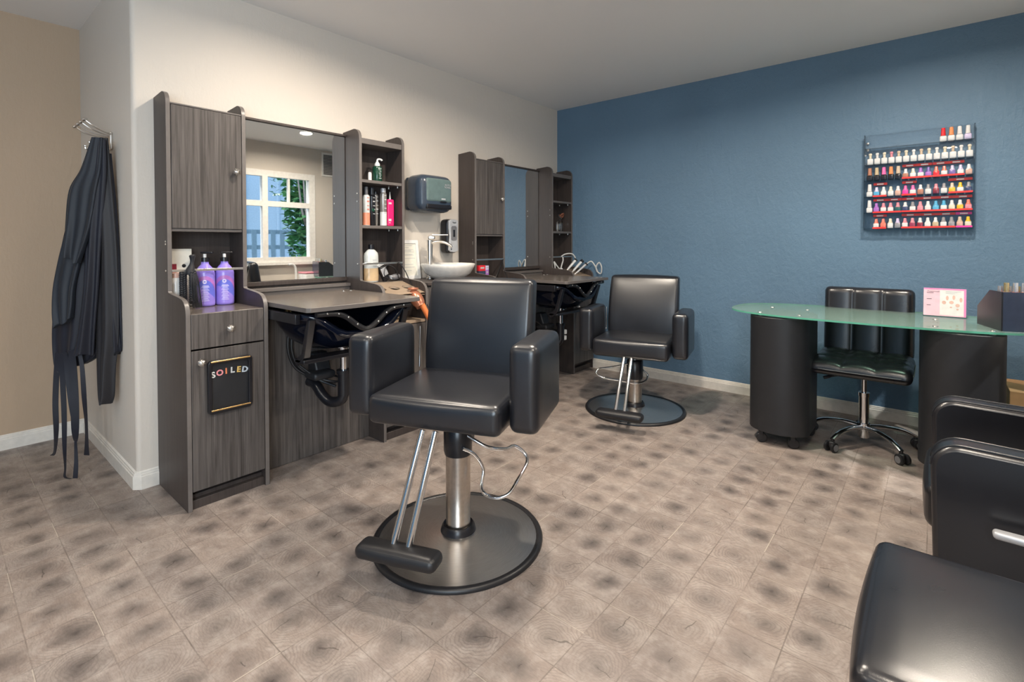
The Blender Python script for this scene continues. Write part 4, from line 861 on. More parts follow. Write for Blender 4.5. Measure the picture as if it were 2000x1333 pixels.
for r_, (yy, z_, nn) in enumerate([(0.035, 0.150, 11), (0.095, 0.130, 11), (0.155, 0.080, 11), (0.215, 0.035, 11)]):
    rn = ['back', 'second', 'third', 'front'][r_]
    for i in range(nn):
        p = Vector((3.202, -0.885, DZ)) + Rz @ Vector((0.028 + i * 0.0325, yy, z_)); cn = caps[(i + r_) % 9]; cc = pc[(i * 2 + r_) % 9]
        lb = '%s %s-capped nail polish, %s along the %s row of the desk display' % (cc[7:], cn[:-4], ORD[i], rn)
        key = ('desk', cn, cc)
        if key in proto: dup(proto[key], p, RA, lb, 'polishes in the desk display')
        else:
            q = thing('nail_polish_bottle', lb, 'nail polish', p, RA, 'polishes in the desk display')
            b = nb(); cyl(b, (0, 0, 0), (0, 0, 0.036), 0.0125, 0.0125, 14); obj('bottle', b, cc, q); b = nb(); cyl(b, (0, 0, 0.036), (0, 0, 0.080), 0.0105, 0.0105, 14); obj('cap', b, cn, q); proto[key] = q
# cardboard box and a rolling cart by the right wall
t = thing('cardboard_box', 'brown cardboard box on the floor behind the right desk pedestal', 'box', (3.43, -0.24, 0))
b = nb(); box(b, -0.16, 0.16, -0.17, 0.17, 0.0, 0.40); obj('carton', b, 'cardboard', t, 0.003)
b = nb(); rbox(b, (-0.035, -0.171, 0.335), (0.09, 0.004, 0.045), 0.002, 3); box(b, -0.10, 0.03, -0.172, -0.1705, 0.22, 0.30); obj('carry_hole', b, 'dark_laminate', t)
b = nb(); box(b, -0.155, 0.155, -0.16, -0.01, 0, 0.003, TM((0, 0, 0.401), (0.35, 0, 0))); obj('flap', b, 'cardboard', t)
t = thing('side_cart', 'small white cart by the right wall, seen only in the mirror', 'cart', (3.62, -0.86, 0))
b = nb(); rbox(b, (0, 0, 0.67), (0.40, 0.42, 0.025), 0.01, 3); obj('top_tray', b, 'white_plastic', t)
for sx in (-0.17, 0.17):
    for sy in (-0.18, 0.18): b = nb(); cyl(b, (sx, sy, 0), (sx, sy, 0.66), 0.012); obj('post', b, 'white_plastic', t)
b = nb(); rbox(b, (0, 0, 0.25), (0.38, 0.40, 0.02), 0.008, 3); obj('lower_tray', b, 'white_plastic', t)
t = thing('storage_tub', 'clear lidded tub with pink contents on the side cart', 'tub', (3.62, -0.80, 0.683))
b = nb(); rbox(b, (0, 0, 0.06), (0.22, 0.20, 0.12), 0.02, 4); obj('tub', b, 'white_plastic', t)
b = nb(); rbox(b, (0, 0, 0.13), (0.225, 0.205, 0.022), 0.01, 4); obj('lid', b, 'polish_rose', t)
t = thing('task_lamp', 'white curved table lamp on the side cart, seen in mirror', 'lamp', (3.58, -1.0, 0.683))
b = nb(); lathe(b, [(0.045, 0), (0.045, 0.012), (0.02, 0.018), (0, 0.018)], 20); obj('base', b, 'white_plastic', t)
b = nb(); tube(b, [(0, 0, 0.015), (0, 0, 0.12), (0, -0.01, 0.21), (0, -0.05, 0.25), (0, -0.10, 0.245)], 0.014, 10); obj('neck', b, 'white_plastic', t)

# ------------------------------------------------------------------ hair products and tools
def label_lines(parent, mat, x, w, z0, n, gap, th=0.0018, c=0.0):
    b = nb()
    for i in range(n): ww = w * (0.75 + 0.25 * math.sin(i * 2.3)); box(b, x, x + 0.0006, c - ww / 2, c + ww / 2, z0 - i * gap, z0 - i * gap + th)
    return obj('label_print', b, mat, parent)
simple('purple_plastic', (0.30, 0.22, 0.72), 0.22); simple('purple_band', (0.42, 0.16, 0.50), 0.3); simple('blue_band', (0.13, 0.15, 0.62), 0.3); simple('lilac_print', (0.66, 0.60, 0.88), 0.4)
def pump_bottle(loc, rz, label, nozz):
    t = thing('pump_bottle', label, 'bottle', loc, rz, 'purple pump bottles in the cabinet niche')
    prof = [(0.0, 0.0), (0.036, 0.0), (0.041, 0.004), (0.042, 0.012), (0.042, 0.150), (0.040, 0.160), (0.030, 0.178), (0.019, 0.190), (0.0165, 0.196), (0.0165, 0.205)]
    b = nb(); lathe(b, prof, 40, sx=0.86, sy=1.0); bd = obj('bottle', b, 'purple_plastic', t, ang=50)
    b = nb(); V = []; F = []; n = 26
    def sheet(zf0, zf1, r=0.0424):
        V = []; F = []
        for i in range(n + 1):
            a = -1.35 + 2.7 * i / n
            for z in (zf0(a), zf1(a)): V.append((0.86 * r * math.cos(a), r * math.sin(a), z))
        for i in range(n): F.append((2 * i, 2 * i + 2, 2 * i + 3, 2 * i + 1))
        return V, F
    add(b, *sheet(lambda a: 0.122 - 0.03 * a * a, lambda a: 0.139 - 0.022 * a * a)); obj('wave_band', b, 'purple_band', bd)
    b = nb(); add(b, *sheet(lambda a: 0.060 + 0.03 * math.cos(a * 1.2 + 1.0), lambda a: 0.121 - 0.03 * a * a, 0.0422)); obj('wave_band', b, 'blue_band', bd)
    def patch(cy, cz, hw, hh, r=0.0429):
        b = nb(); V = []; F = []; m_ = 6
        for i in range(m_ + 1):
            y = cy - hw + 2 * hw * i / m_; a = math.asin(max(-1, min(1, y / r)))
            for z in (cz - hh, cz + hh): V.append((0.86 * r * math.cos(a), y, z))
        for i in range(m_): F.append((2 * i, 2 * i + 2, 2 * i + 3, 2 * i + 1))
        return V, F
    b = nb()
    for i in range(14): add(b, *patch(0.002, 0.094 - i * 0.0052, 0.017 * (0.8 + 0.2 * math.sin(i * 2.1)), 0.0009 if i > 1 else 0.0014))
    for k in range(12):
        a = 2 * PI * k / 12
        add(b, *patch(-0.001 + 0.0065 * math.cos(a), 0.113 + 0.0065 * math.sin(a), 0.0026, 0.0026))
    obj('label_print', b, 'lilac_print', bd)
    b = nb(); lathe(b, [(0.0185, 0.204), (0.0185, 0.222), (0.012, 0.224), (0, 0.224)], 24); obj('collar', b, 'black_plastic', t)
    b = nb(); cyl(b, (0, 0, 0.222), (0, 0, 0.240), 0.0075, seg=14); obj('pump_stem', b, 'white_plastic', t)
    b = nb(); rbox(b, (0.012 * math.cos(nozz), 0.012 * math.sin(nozz), 0.245), (0.055, 0.020, 0.009), 0.004, 4, m=TM((0, 0, 0), (0, 0, 0)) @ Matrix.Rotation(0, 4, 'Z')) if False else rbox(b, (0.010, 0, 0.0), (0.055, 0.020, 0.009), 0.004, 4, m=TM((0, 0, 0.246), (0, 0, nozz))); obj('pump_nozzle', b, 'black_plastic', t)
    return t
_pb = pump_bottle((0.140, -3.280, 0.887), -0.35, 'left-hand purple pump bottle in the near cabinet niche, beside the braids', 1.2)
_pb2 = pump_bottle((0.132, -3.186, 0.887), -0.35, 'right-hand purple pump bottle in the near cabinet niche, black nozzle turned sideways', 1.7)
_pb.scale = _pb2.scale = (1.0, 1.04, 1.10)
t = thing('outlet_box', 'cream card box with small red panel at the back of the niche', 'box', (0.05, -3.365, 0.887))
b = nb(); box(b, -0.02, 0.03, -0.055, 0.045, 0, 0.29); obj('carton', b, 'cream_paper', t, 0.002)
b = nb(); box(b, 0.030, 0.031, -0.05, -0.022, 0.14, 0.215); obj('red_panel', b, 'polish_darkred', t)
b = nb(); lathe(b, [(0.009, 0), (0, 0.001)], 16, TM((0.0305, 0.01, 0.205), (0, PI / 2, 0))); obj('punched_hole', b, 'black_plastic', t)
t = thing('white_canister', 'pale spray canister at the left end of the niche rail', 'canister', (0.13, -3.405, 0.887))
b = nb(); lathe(b, [(0, 0), (0.026, 0), (0.027, 0.003), (0.027, 0.145), (0.024, 0.152)], 28); obj('body', b, 'porcelain', t)
b = nb(); lathe(b, [(0.0255, 0.150), (0.0255, 0.172), (0.02, 0.175), (0, 0.175)], 28); obj('lid', b, 'polish_nude', t)
t = thing('braided_hair', 'bundle of black braided hair hanging in the niche beside the purple bottles', 'hair', (0.215, -3.362, 0.887))
def braid(bm, x, y, z0, z1, w):
    n = 46
    for ph in range(3):
        pts = []
        for i in range(n + 1):
            u = i / n; a = u * 2 * PI * 4.5 + ph * 2 * PI / 3; pts.append((x + 0.5 * w * math.sin(2 * a), y + w * math.sin(a), z0 + (z1 - z0) * u))
        tube(bm, pts, 0.0085, 7, smooth=2)
for (x, y, z1) in ((0.0, 0.004, 0.185), (-0.03, -0.028, 0.175)):
    b = nb(); braid(b, x, y, 0.03, z1, 0.0085); obj('braid', b, 'hair_black', t, ang=80)
b = nb()
for k in range(22):
    a = random.uniform(-1.4, 1.4); y = random.uniform(-0.012, 0.028)
    tube(b, [(0.0, y * 0.3, 0.20), (0.012, y, 0.15), (0.010 + random.uniform(-0.01, 0.01), y * 1.3 + 0.004, 0.08), (0.008, y * 1.2 + 0.014, 0.004)], 0.0016, 5, smooth=4)
obj('loose_strands', b, 'hair_black', t, ang=80)
b = nb(); tube(b, [(-0.012, -0.008, 0.165), (-0.01, -0.002, 0.19), (-0.01, 0.004, 0.22), (-0.01, 0.006, 0.25), (-0.01, 0.004, 0.262)], lambda u: 0.018 - 0.010 * u + 0.004 * math.sin(9 * u), 10); obj('gathered_knot', b, 'hair_black', t, ang=80)

# shelf tower contents
simple('bottle_green', (0.01, 0.05, 0.03), 0.15); simple('peach_fade', (0.75, 0.28, 0.17), 0.3); simple('pewter', (0.34, 0.32, 0.30), 0.25, 0.5); simple('hot_pink', (0.85, 0.02, 0.16), 0.25); simple('amber_liquid', (0.62, 0.45, 0.27), 0.2); simple('milky', (0.60, 0.63, 0.62), 0.15)
t = thing('green_pump_bottle', 'dark green bottle with white pump on the upper shelf of the near tower', 'bottle', (0.11, -2.232, 1.612))
b = nb(); lathe(b, [(0, 0), (0.030, 0), (0.032, 0.004), (0.032, 0.095), (0.028, 0.103), (0.016, 0.108)], 28); bd = obj('bottle', b, 'bottle_green', t)
b = nb()
for i in range(7): box(b, 0.0318, 0.0326, -0.010 + 0.003 * (i % 3), 0.010 - 0.003 * (i % 2), 0.088 - i * 0.011, 0.092 - i * 0.011)
obj('label_print', b, 'pale_print', bd)
b = nb(); lathe(b, [(0.017, 0.106), (0.017, 0.122), (0.010, 0.132), (0.006, 0.14), (0.006, 0.150)], 20); tube(b, [(0, 0, 0.150), (0.004, 0.012, 0.155), (0.006, 0.028, 0.152), (0.006, 0.032, 0.146)], 0.0065, 8); obj('pump_top', b, 'white_plastic', t)
b = nb(); lathe(b, [(0, 0), (0.012, 0), (0.012, 0.05), (0.009, 0.062), (0, 0.064)], 16); tag(obj('small_white_vial', b, 'white_plastic', loc=(0.10, -2.283, 1.612)), 'small white vial beside the green pump bottle', 'bottle')
def can(name, loc, r, h, mats, label, caph, capr, capm, lines='pale_print'):
    t = thing(name, label, 'bottle', loc, 0, None)
    b = nb(); lathe(b, [(0, 0), (r - 0.002, 0), (r, 0.003), (r, h - 0.008), (r - 0.006, h), (capr, h + 0.002)], 26); bd = obj('can', b, mats[0], t)
    if len(mats) > 1: b = nb(); lathe(b, [(r + 0.0005, 0.004), (r + 0.0005, h * 0.42)], 26); obj('lower_wrap', b, mats[1], bd)
    b = nb(); lathe(b, [(capr, h), (capr, h + caph - 0.004), (capr - 0.003, h + caph), (0, h + caph)], 22); obj('cap', b, capm, t)
    b = nb()
    for i in range(5): box(b, r + 0.0004, r + 0.0012, -0.008, 0.008, h * (0.9 - i * 0.13), h * (0.9 - i * 0.13) + 0.004 + 0.004 * (i % 2))
    obj('label_print', b, lines, bd); return t
can('hair_spray_can', (0.115, -2.322, 1.320), 0.023, 0.200, ['milky', 'peach_fade'], 'white to peach hair spray can, far left of the middle shelf row', 0.055, 0.012, 'grey_plastic', 'polish_coral')
can('styling_bottle', (0.09, -2.262, 1.320), 0.024, 0.205, ['black_plastic'], 'black styling bottle with round green mark, between peach and grey cans', 0.050, 0.016, 'rack_black')
can('styling_bottle', (0.075, -2.222, 1.320), 0.018, 0.215, ['pewter'], 'thin mauve-grey bottle partly hidden behind the pewter spray can', 0.02, 0.012, 'black_plastic')
can('hair_spray_can', (0.12, -2.193, 1.320), 0.0225, 0.225, ['pewter', 'milky'], 'pewter hair spray can with domed cap, left of the bright pink tube', 0.030, 0.017, 'silver_plastic')
b = nb(); lathe(b, [(0.012, 0), (0.010, 0.0008), (0, 0.001)], 20, TM((0.1145, -2.268, 1.425), (0, PI / 2, 0)), 0); tag(obj('round_sticker', b, 'bottle_green'), 'small round green sticker on the black styling bottle', 'sticker')
t = thing('pink_tube', 'bright pink flat bottle with pointed nozzle on the middle shelf', 'bottle', (0.115, -2.136, 1.320))
b = nb(); rbox(b, (0, 0, 0.092), (0.03, 0.052, 0.184), 0.010, 4); bd = obj('bottle', b, 'hot_pink', t)
b = nb(); cyl(b, (0, 0, 0.184), (0, 0, 0.235), 0.007, 0.002, 12); obj('nozzle', b, 'milky', t)
b = nb(); box(b, 0.0152, 0.016, -0.021, 0.002, 0.150, 0.162); box(b, 0.0152, 0.016, -0.022, 0.0, 0.035, 0.050); box(b, 0.0152, 0.016, -0.02, -0.006, 0.022, 0.026); obj('label_print', b, 'flyer_pink', bd)
def clear_bottle(loc, w, h, label, cap):
    t = thing('gallon_bottle', label, 'bottle', loc)
    b = nb(); lathe(b, [(0, 0), (w - 0.003, 0), (w, 0.004), (w, h * 0.80), (w * 0.92, h * 0.88), (w * 0.55, h * 0.97), (w * 0.32, h)], 28, sx=0.75); bd = obj('bottle', b, 'milky', t, ang=50)
    b = nb(); lathe(b, [(w + 0.0008, 0.008), (w + 0.0008, h * 0.42)], 28, sx=0.75); obj('amber_contents', b, 'amber_liquid', bd)
    b = nb()
    for i in range(3): box(b, w * 0.75 + 0.0002, w * 0.75 + 0.0012, -0.012, 0.015, h * (0.66 - 0.09 * i), h * (0.66 - 0.09 * i) + 0.005)
    obj('label_print', b, 'pale_print', bd)
    if cap: b = nb(); lathe(b, [(w * 0.36, h), (w * 0.36, h + 0.028), (w * 0.30, h + 0.032), (0, h + 0.032)], 22); obj('cap', b, 'black_plastic', t)
clear_bottle((0.13, -2.297, 0.951), 0.050, 0.215, 'large pale bottle with black cap behind the tower rail', True)
clear_bottle((0.10, -2.372, 0.951), 0.025, 0.200, 'slim pale bottle squeezed left of the black-capped bottle', False)
# clipper and cords
t = thing('hair_clipper', 'grey hair clipper with wide white label lying behind the tower rail', 'clipper', (0.155, -2.195, 0.955))
b = nb(); rbox(b, (0, 0, 0.055), (0.035, 0.050, 0.11), 0.014, 4, m=TM(rot=(0.45, 0, 0))); obj('body', b, 'black_plastic', t)
b = nb(); rbox(b, (0.018, 0, 0.068), (0.004, 0.044, 0.055), 0.002, 3, m=TM(rot=(0.45, 0, 0))); obj('label_plate', b, 'silver_plastic', t)
b = nb(); rbox(b, (0.0, 0, 0.118), (0.028, 0.044, 0.016), 0.004, 3, m=TM(rot=(0.45, 0, 0))); obj('blade_head', b, 'white_plastic', t)
t = thing('trimmer', 'small rounded grey trimmer beside the hair clipper', 'clipper', (0.15, -2.125, 0.953))
b = nb(); tube(b, [(0, -0.03, 0.018), (0, 0.0, 0.022), (0, 0.035, 0.026)], lambda u: 0.016 + 0.006 * math.sin(PI * u), 12); obj('body', b, 'grey_plastic', t)
b = nb(); rbox(b, (0, -0.035, 0.02), (0.03, 0.018, 0.03), 0.006, 3); obj('head', b, 'silver_plastic', t)
for i, pts in enumerate([[(0.17, -2.15, 0.957), (0.21, -2.20, 0.965), (0.22, -2.26, 1.0), (0.20, -2.22, 1.06), (0.21, -2.16, 1.03), (0.20, -2.13, 0.97)], [(0.14, -2.10, 0.965), (0.16, -2.14, 1.04), (0.14, -2.20, 1.06), (0.12, -2.24, 1.02), (0.13, -2.19, 0.97)],
                         [(0.16, -2.115, 0.98), (0.20, -2.13, 1.075), (0.235, -2.105, 1.02), (0.25, -2.088, 0.97), (0.30, -2.10, 0.93)]]):
    b = nb(); tube(b, pts, 0.0032, 7); tag(obj('power_cord', b, 'cable_black'), ['black cord looped in front of the hair clipper', 'black cord coiled behind the trimmer', 'black cord trailing over the tower rail down to the tool holder'][i], 'cord')
# hair dryer hanging in the tool holder
t = thing('hair_dryer', 'copper hair dryer with orange handle hanging from the tool holder', 'hair dryer', (0.43, -2.165, 0.83), 0.0)
b = nb(); tube(b, [(-0.05, 0.0, 0.055), (-0.02, 0.005, 0.03), (0.01, 0.01, -0.005), (0.03, 0.012, -0.03)], lambda u: 0.030 + 0.012 * math.sin(PI * min(1, u * 1.1)), 20); obj('barrel', b, 'copper_shell', t, ang=70)
b = nb(); tube(b, [(0.03 * math.cos(a) - 0.035, 0.03 * math.sin(a) + 0.002, 0.082) for a in [2 * PI * k / 16 for k in range(16)]], 0.006, 8, closed=True, smooth=2); obj('intake_ring', b, 'copper_shell', t, ang=70)
b = nb(); tube(b, [(0.035, 0.015, -0.015), (0.055, 0.035, -0.07), (0.072, 0.055, -0.125), (0.078, 0.063, -0.15)], lambda u: 0.019 - 0.004 * u, 16); obj('handle', b, 'orange_shell', t, ang=70)
b = nb(); tube(b, [(0.078, 0.063, -0.148), (0.085, 0.073, -0.18), (0.088, 0.078, -0.20)], 0.014, 14); obj('handle_end', b, 'silver_plastic', t, ang=70)
b = nb(); tube(b, [(0.088, 0.078, -0.198), (0.09, 0.085, -0.24), (0.06, 0.09, -0.20), (0.04, 0.09, -0.10), (0.0, 0.085, -0.02), (-0.06, 0.075, 0.0)], 0.0035, 7); obj('cord', b, 'cable_black', t, ang=70)

# far station contents
def carton(name, loc, s, mat, label):
    b = nb(); box(b, -s[0] / 2, s[0] / 2, -s[1] / 2, s[1] / 2, 0, s[2]); o = tag(obj(name, b, mat, loc=loc, bevel=0.0015), label, 'box'); b = nb(); box(b, s[0] / 2, s[0] / 2 + 0.0006, -s[1] * 0.3, s[1] * 0.3, s[2] * 0.4, s[2] * 0.7); obj('printed_label', b, 'pale_print', o)
carton('product_box', (0.16, -1.305, 0.887), (0.06, 0.075, 0.095), 'rack_navy', 'dark product box under the red one in the far niche')
carton('product_box', (0.16, -1.305, 0.9825), (0.06, 0.072, 0.045), 'polish_red', 'red product box on top of the dark one in the far niche')
carton('product_box', (0.16, -1.242, 0.887), (0.05, 0.036, 0.060), 'milky', 'white product box at the bottom of the purple stack, far niche')
carton('product_box', (0.16, -1.242, 0.9475), (0.05, 0.036, 0.040), 'polish_violet', 'violet product box in the middle of the far niche stack')
carton('product_box', (0.16, -1.242, 0.988), (0.05, 0.036, 0.035), 'polish_lilac', 'lilac product box topping the violet stack, far niche')
for i, pts in enumerate([[(0.19, -1.05, 1.07), (0.21, -1.12, 1.0), (0.22, -1.18, 0.93), (0.20, -1.21, 0.892)], [(0.19, -1.06, 1.07), (0.24, -1.10, 0.99), (0.30, -1.13, 0.93), (0.34, -1.15, 0.892)], [(0.36, -1.36, 0.895), (0.38, -1.25, 0.915), (0.39, -1.15, 0.925), (0.40, -1.10, 0.905), (0.405, -1.075, 0.892)]]):
    b = nb(); tube(b, pts, 0.0035, 7); tag(obj('power_cord', b, 'cable_black' if i < 2 else 'cable_black'), ['black cord slanting to the back of the far niche', 'black cord slanting to the front of the far niche', 'black cord lying along the far cabinet counter'][i], 'cord')
t = thing('glass_jar', 'clear glass bottle with copper wire ornament on the far shelf tower', 'jar', (0.11, -0.115, 1.320))
b = nb(); rbox(b, (0, 0, 0.05), (0.05, 0.05, 0.10), 0.008, 3); lathe(b, [(0.018, 0.098), (0.012, 0.112), (0.012, 0.125), (0.014, 0.128)], 18); obj('bottle', b, 'bottle_glass', t)
b = nb(); tube(b, [(0.005, -0.03, 0.165), (0.0, -0.01, 0.150), (0, 0.01, 0.14), (0, 0.03, 0.128)], 0.006, 8); obj('silver_stem', b, 'satin_nickel', t)
b = nb()
for k in range(5): tube(b, [(0.012 * math.sin(k) + 0.022 * math.cos(a) * math.cos(k * 0.7), 0.028 + 0.024 * math.sin(a), 0.160 + 0.022 * math.cos(a) * math.sin(k * 0.7 + 0.6)) for a in [2 * PI * j / 12 for j in range(12)]], 0.0025, 6, closed=True, smooth=2)
obj('copper_wire_ball', b, 'copper_shell', t)
def iron(p0, p1, label, mat):
    t = thing('hair_iron', label, 'hair iron', p0); d = Vector(p1) - Vector(p0)
    b = nb(); tube(b, [(0, 0, 0), tuple(d * 0.5), tuple(d)], lambda u: 0.016 - 0.005 * u, 12, flat=0.8); obj('handle', b, mat, t, ang=60)
    b = nb(); tube(b, [tuple(d * 0.95), tuple(d * 1.2), tuple(d * 1.45)], 0.010, 10); obj('barrel', b, 'satin_nickel', t, ang=60)
    b = nb(); lathe(b, [(0.017, -0.004), (0.0175, 0.006), (0.014, 0.010)], 14, axis_m((0, 0, 0), tuple(d))[0]); obj('end_cap', b, 'black_plastic', t)
iron((0.33, -0.16, 1.045), (0.29, -0.24, 0.955), 'left white hair iron leaning out of the far tool holder', 'white_plastic')
iron((0.36, -0.105, 1.03), (0.32, -0.19, 0.940), 'middle white hair iron in the far tool holder', 'white_plastic')
iron((0.40, -0.085, 1.005), (0.345, -0.165, 0.925), 'front black and silver hair iron in the far tool holder', 'silver_plastic')
iron((0.345, -0.065, 1.035), (0.30, -0.13, 0.960), 'black hair iron behind the white ones in the far tool holder', 'black_plastic')
for i, (pts, m_) in enumerate([([(0.19, -0.32, 1.03), (0.21, -0.29, 0.98), (0.22, -0.26, 0.955), (0.22, -0.235, 1.0), (0.21, -0.20, 1.04), (0.20, -0.19, 1.07)], 'cable_white'), ([(0.195, -0.21, 1.077), (0.22, -0.17, 1.10), (0.27, -0.13, 1.10), (0.32, -0.15, 1.06)], 'cable_white'),
                        ([(0.40, -0.08, 1.005), (0.44, -0.06, 1.03), (0.48, -0.05, 0.98), (0.50, -0.035, 0.925), (0.53, -0.03, 0.92), (0.54, -0.04, 0.98), (0.52, -0.05, 1.02), (0.49, -0.055, 0.98), (0.495, -0.045, 0.93)], 'cable_white'),
                        ([(0.19, -0.325, 1.03), (0.20, -0.32, 0.99), (0.195, -0.31, 0.955)], 'cable_white')]):
    b = nb(); tube(b, pts, 0.0062, 8); tag(obj('power_cord', b, m_), ['white cord forming a V behind the far tower rail', 'white cord arching over the rail to the white hair irons', 'white cord looping down over the far counter', 'white cord hanging at the left end of the far tower rail'][i], 'cord')
b = nb(); rbox(b, (0.235, -0.27, 0.958), (0.03, 0.03, 0.02), 0.008, 3); tag(obj('plug', b, 'white_plastic'), 'white plug resting on the far tool holder', 'plug')

# ------------------------------------------------------------------ hooks and hanging gowns on the return wall
t = thing('coat_hook_rack', 'brushed metal wall rack with long knobbed hooks in the beige corner', 'hook rack', (-0.45, YA, 1.76))
b = nb(); rbox(b, (0.03, -0.006, -0.01), (0.10, 0.012, 0.09), 0.004, 3); obj('plate', b, 'satin_nickel', t)
for i in range(4):
    x = -0.10 + i * 0.078
    b = nb(); tube(b, [(0.03 + x * 0.5, -0.01, 0.02), (x * 0.8 + 0.01, -0.05, 0.028), (x, -0.09, 0.045), (x - 0.005, -0.120, 0.068)], 0.0042, 8); h = obj('long_hook', b, 'satin_nickel', t)
    b = nb(); lathe(b, [(0, 0), (0.010, 0.001), (0.0145, 0.007), (0.011, 0.014), (0, 0.017)], 14, axis_m((x - 0.005, -0.118, 0.064), (x - 0.006, -0.128, 0.076))[0]); obj('ball_tip', b, 'satin_nickel', h)
for x, tz in ((-0.06, -0.04), (0.05, -0.035)):
    b = nb(); tube(b, [(0.03, -0.01, -0.03), (x, -0.05, -0.055), (x, -0.085, tz - 0.01), (x, -0.09, tz)], 0.0045, 8); h = obj('short_hook', b, 'satin_nickel', t)
    b = nb(); lathe(b, [(0, 0), (0.010, 0.003), (0.010, 0.008), (0, 0.011)], 14, TM((x, -0.09, tz))); obj('ball_tip', b, 'satin_nickel', h)
AR = math.radians(40.3)      # the gowns spread along the bisector of the corner
def gown(rows, off, th, folds, ph, mat, label, skew=0.0, group='salon gowns on the hook rack'):
    """hanging cloth: fold-rippled closed sleeve; rows = (height, left, right) along the bisector, th = thickness"""
    t = thing('salon_gown', label, 'gown', (-0.40, -3.665, 0), 0, group)
    b = nb(); na = 96; V = []; F = []; P = spline([Vector(r) for r in rows], 7); n = len(P); nd = Vector((math.sin(AR), -math.cos(AR), 0)); dd = Vector((math.cos(AR), math.sin(AR), 0))
    for i, p in enumerate(P):
        u = i / (n - 1); c = (p.y + p.z) / 2; w = (p.z - p.y) / 2; t_ = (0.4 + 0.6 * u) * th
        for k in range(na):
            a = 2 * PI * k / na; sx = math.sin(a); cx = math.cos(a)
            rip = math.sin(folds * cx * 2.6 + ph + 0.9 * u) * 0.5 + 0.35 * math.sin(folds * cx * 5.1 + ph * 2.3 - 1.4 * u) + 0.2 * math.sin(folds * cx * 1.1 - 3 * u + ph)
            ly = off + sx * t_ + rip * 0.017 * (0.35 + u) * (1 if sx > 0 else 0.3)
            lx = c + w * cx * (1 + 0.02 * math.sin(7 * u + ph))
            z = p.x + (skew * cx + 0.006 * math.sin(5 * cx + ph)) * max(0, u - 0.6) / 0.4
            q = dd * lx + nd * ly; q.z = z; q.y = min(q.y, YA + 3.665 - 0.003); V.append(tuple(q))
    for i in range(n - 1):
        for k in range(na): F.append((i * na + k, i * na + (k + 1) % na, (i + 1) * na + (k + 1) % na, (i + 1) * na + k))
    F.append(tuple(range(na))); F.append(tuple((n - 1) * na + k for k in range(na)))
    add(b, V, F); obj('cloth', b, mat, t, ang=75); return t
gown([(1.742, 0.07, 0.123), (1.668, 0.048, 0.137), (1.479, -0.02, 0.139), (1.247, -0.102, 0.150), (0.982, -0.147, 0.150), (0.769, -0.164, 0.133), (0.609, -0.156, 0.078), (0.565, -0.135, 0.023)], 0.0, 0.030, 2.4, 1.7, 'navy_cloth', 'navy gown at the back of the bundle, spreading widest towards the beige wall', 0.03)
gown([(1.741, 0.105, 0.160), (1.585, 0.090, 0.170), (1.403, 0.080, 0.183), (1.141, 0.080, 0.197), (0.774, 0.078, 0.200), (0.563, 0.079, 0.178), (0.431, 0.086, 0.166), (0.385, 0.100, 0.150)], 0.030, 0.026, 1.3, 0.4, 'charcoal_cloth', 'long charcoal gown with the lowest hem, next to the white wall edge', 0.0)
gown([(1.666, 0.135, 0.160), (1.351, 0.150, 0.186), (0.983, 0.160, 0.204), (0.719, 0.168, 0.212), (0.645, 0.176, 0.208)], 0.012, 0.022, 0.9, 2.2, 'navy_cloth', 'narrow dark sleeve hanging at the wall side of the charcoal gown', 0.012)
gown([(1.727, 0.085, 0.130), (1.402, 0.0, 0.091), (1.200, -0.065, 0.045), (1.000, -0.108, -0.005), (0.880, -0.117, -0.012), (0.800, -0.112, -0.018)], 0.040, 0.020, 1.2, 4.1, 'slate_cloth', 'shiny slate gown panel with slanted hem above the waist-high gap', 0.022)
gown([(1.737, 0.100, 0.160), (1.582, 0.042, 0.150), (1.473, -0.020, 0.130), (1.298, -0.040, 0.100), (1.165, -0.046, 0.058), (1.120, -0.040, 0.040)], 0.062, 0.022, 1.7, 2.9, 'slate_cloth', 'short slate gown at the front of the bundle, highest hem', -0.020)
gown([(1.729, 0.115, 0.165), (1.555, 0.090, 0.165), (1.271, 0.055, 0.140), (0.987, 0.036, 0.118), (0.753, 0.005, 0.095), (0.640, -0.016, 0.086)], 0.052, 0.020, 1.5, 0.9, 'navy_cloth', 'navy gown panel with straight stitched hem in the middle of the bundle', 0.0)
def strap(pts, w, label, mat='navy_cloth'):
    b = nb(); P = spline(pts, 6); V = []; F = []
    n = len(P)
    for i, p in enumerate(P):
        tw = 0.5 * math.sin(i * 0.25); ww = w(i / (n - 1)) if callable(w) else w
        d = Vector((math.cos(AR + tw), math.sin(AR + tw), 0)) * ww / 2; nn_ = Vector((-math.sin(AR + tw), math.cos(AR + tw), 0)) * 0.0015
        V += [tuple(p - d - nn_), tuple(p + d - nn_), tuple(p + d + nn_), tuple(p - d + nn_)]
    for i in range(n - 1):
        for k in range(4): F.append((4 * i + k, 4 * i + (k + 1) % 4, 4 * i + 4 + (k + 1) % 4, 4 * i + 4 + k))
    F += [(0, 1, 2, 3), tuple(4 * n - 4 + k for k in (3, 2, 1, 0))]; add(b, V, F)
    tag(obj('apron_tie', b, mat), label, 'strap', 'apron ties hanging below the gowns')
strap([(-0.495, -3.76, 0.64), (-0.505, -3.77, 0.40), (-0.50, -3.77, 0.24), (-0.51, -3.775, 0.13), (-0.525, -3.785, 0.105)], 0.024, 'leftmost black apron tie, looped at its end near the floor')
strap([(-0.465, -3.75, 0.64), (-0.45, -3.745, 0.35), (-0.455, -3.745, 0.16), (-0.445, -3.745, 0.05), (-0.42, -3.75, 0.012), (-0.38, -3.73, 0.008)], lambda u: 0.024 - 0.012 * u, 'second apron tie from the left, its thin end curling on the floor')
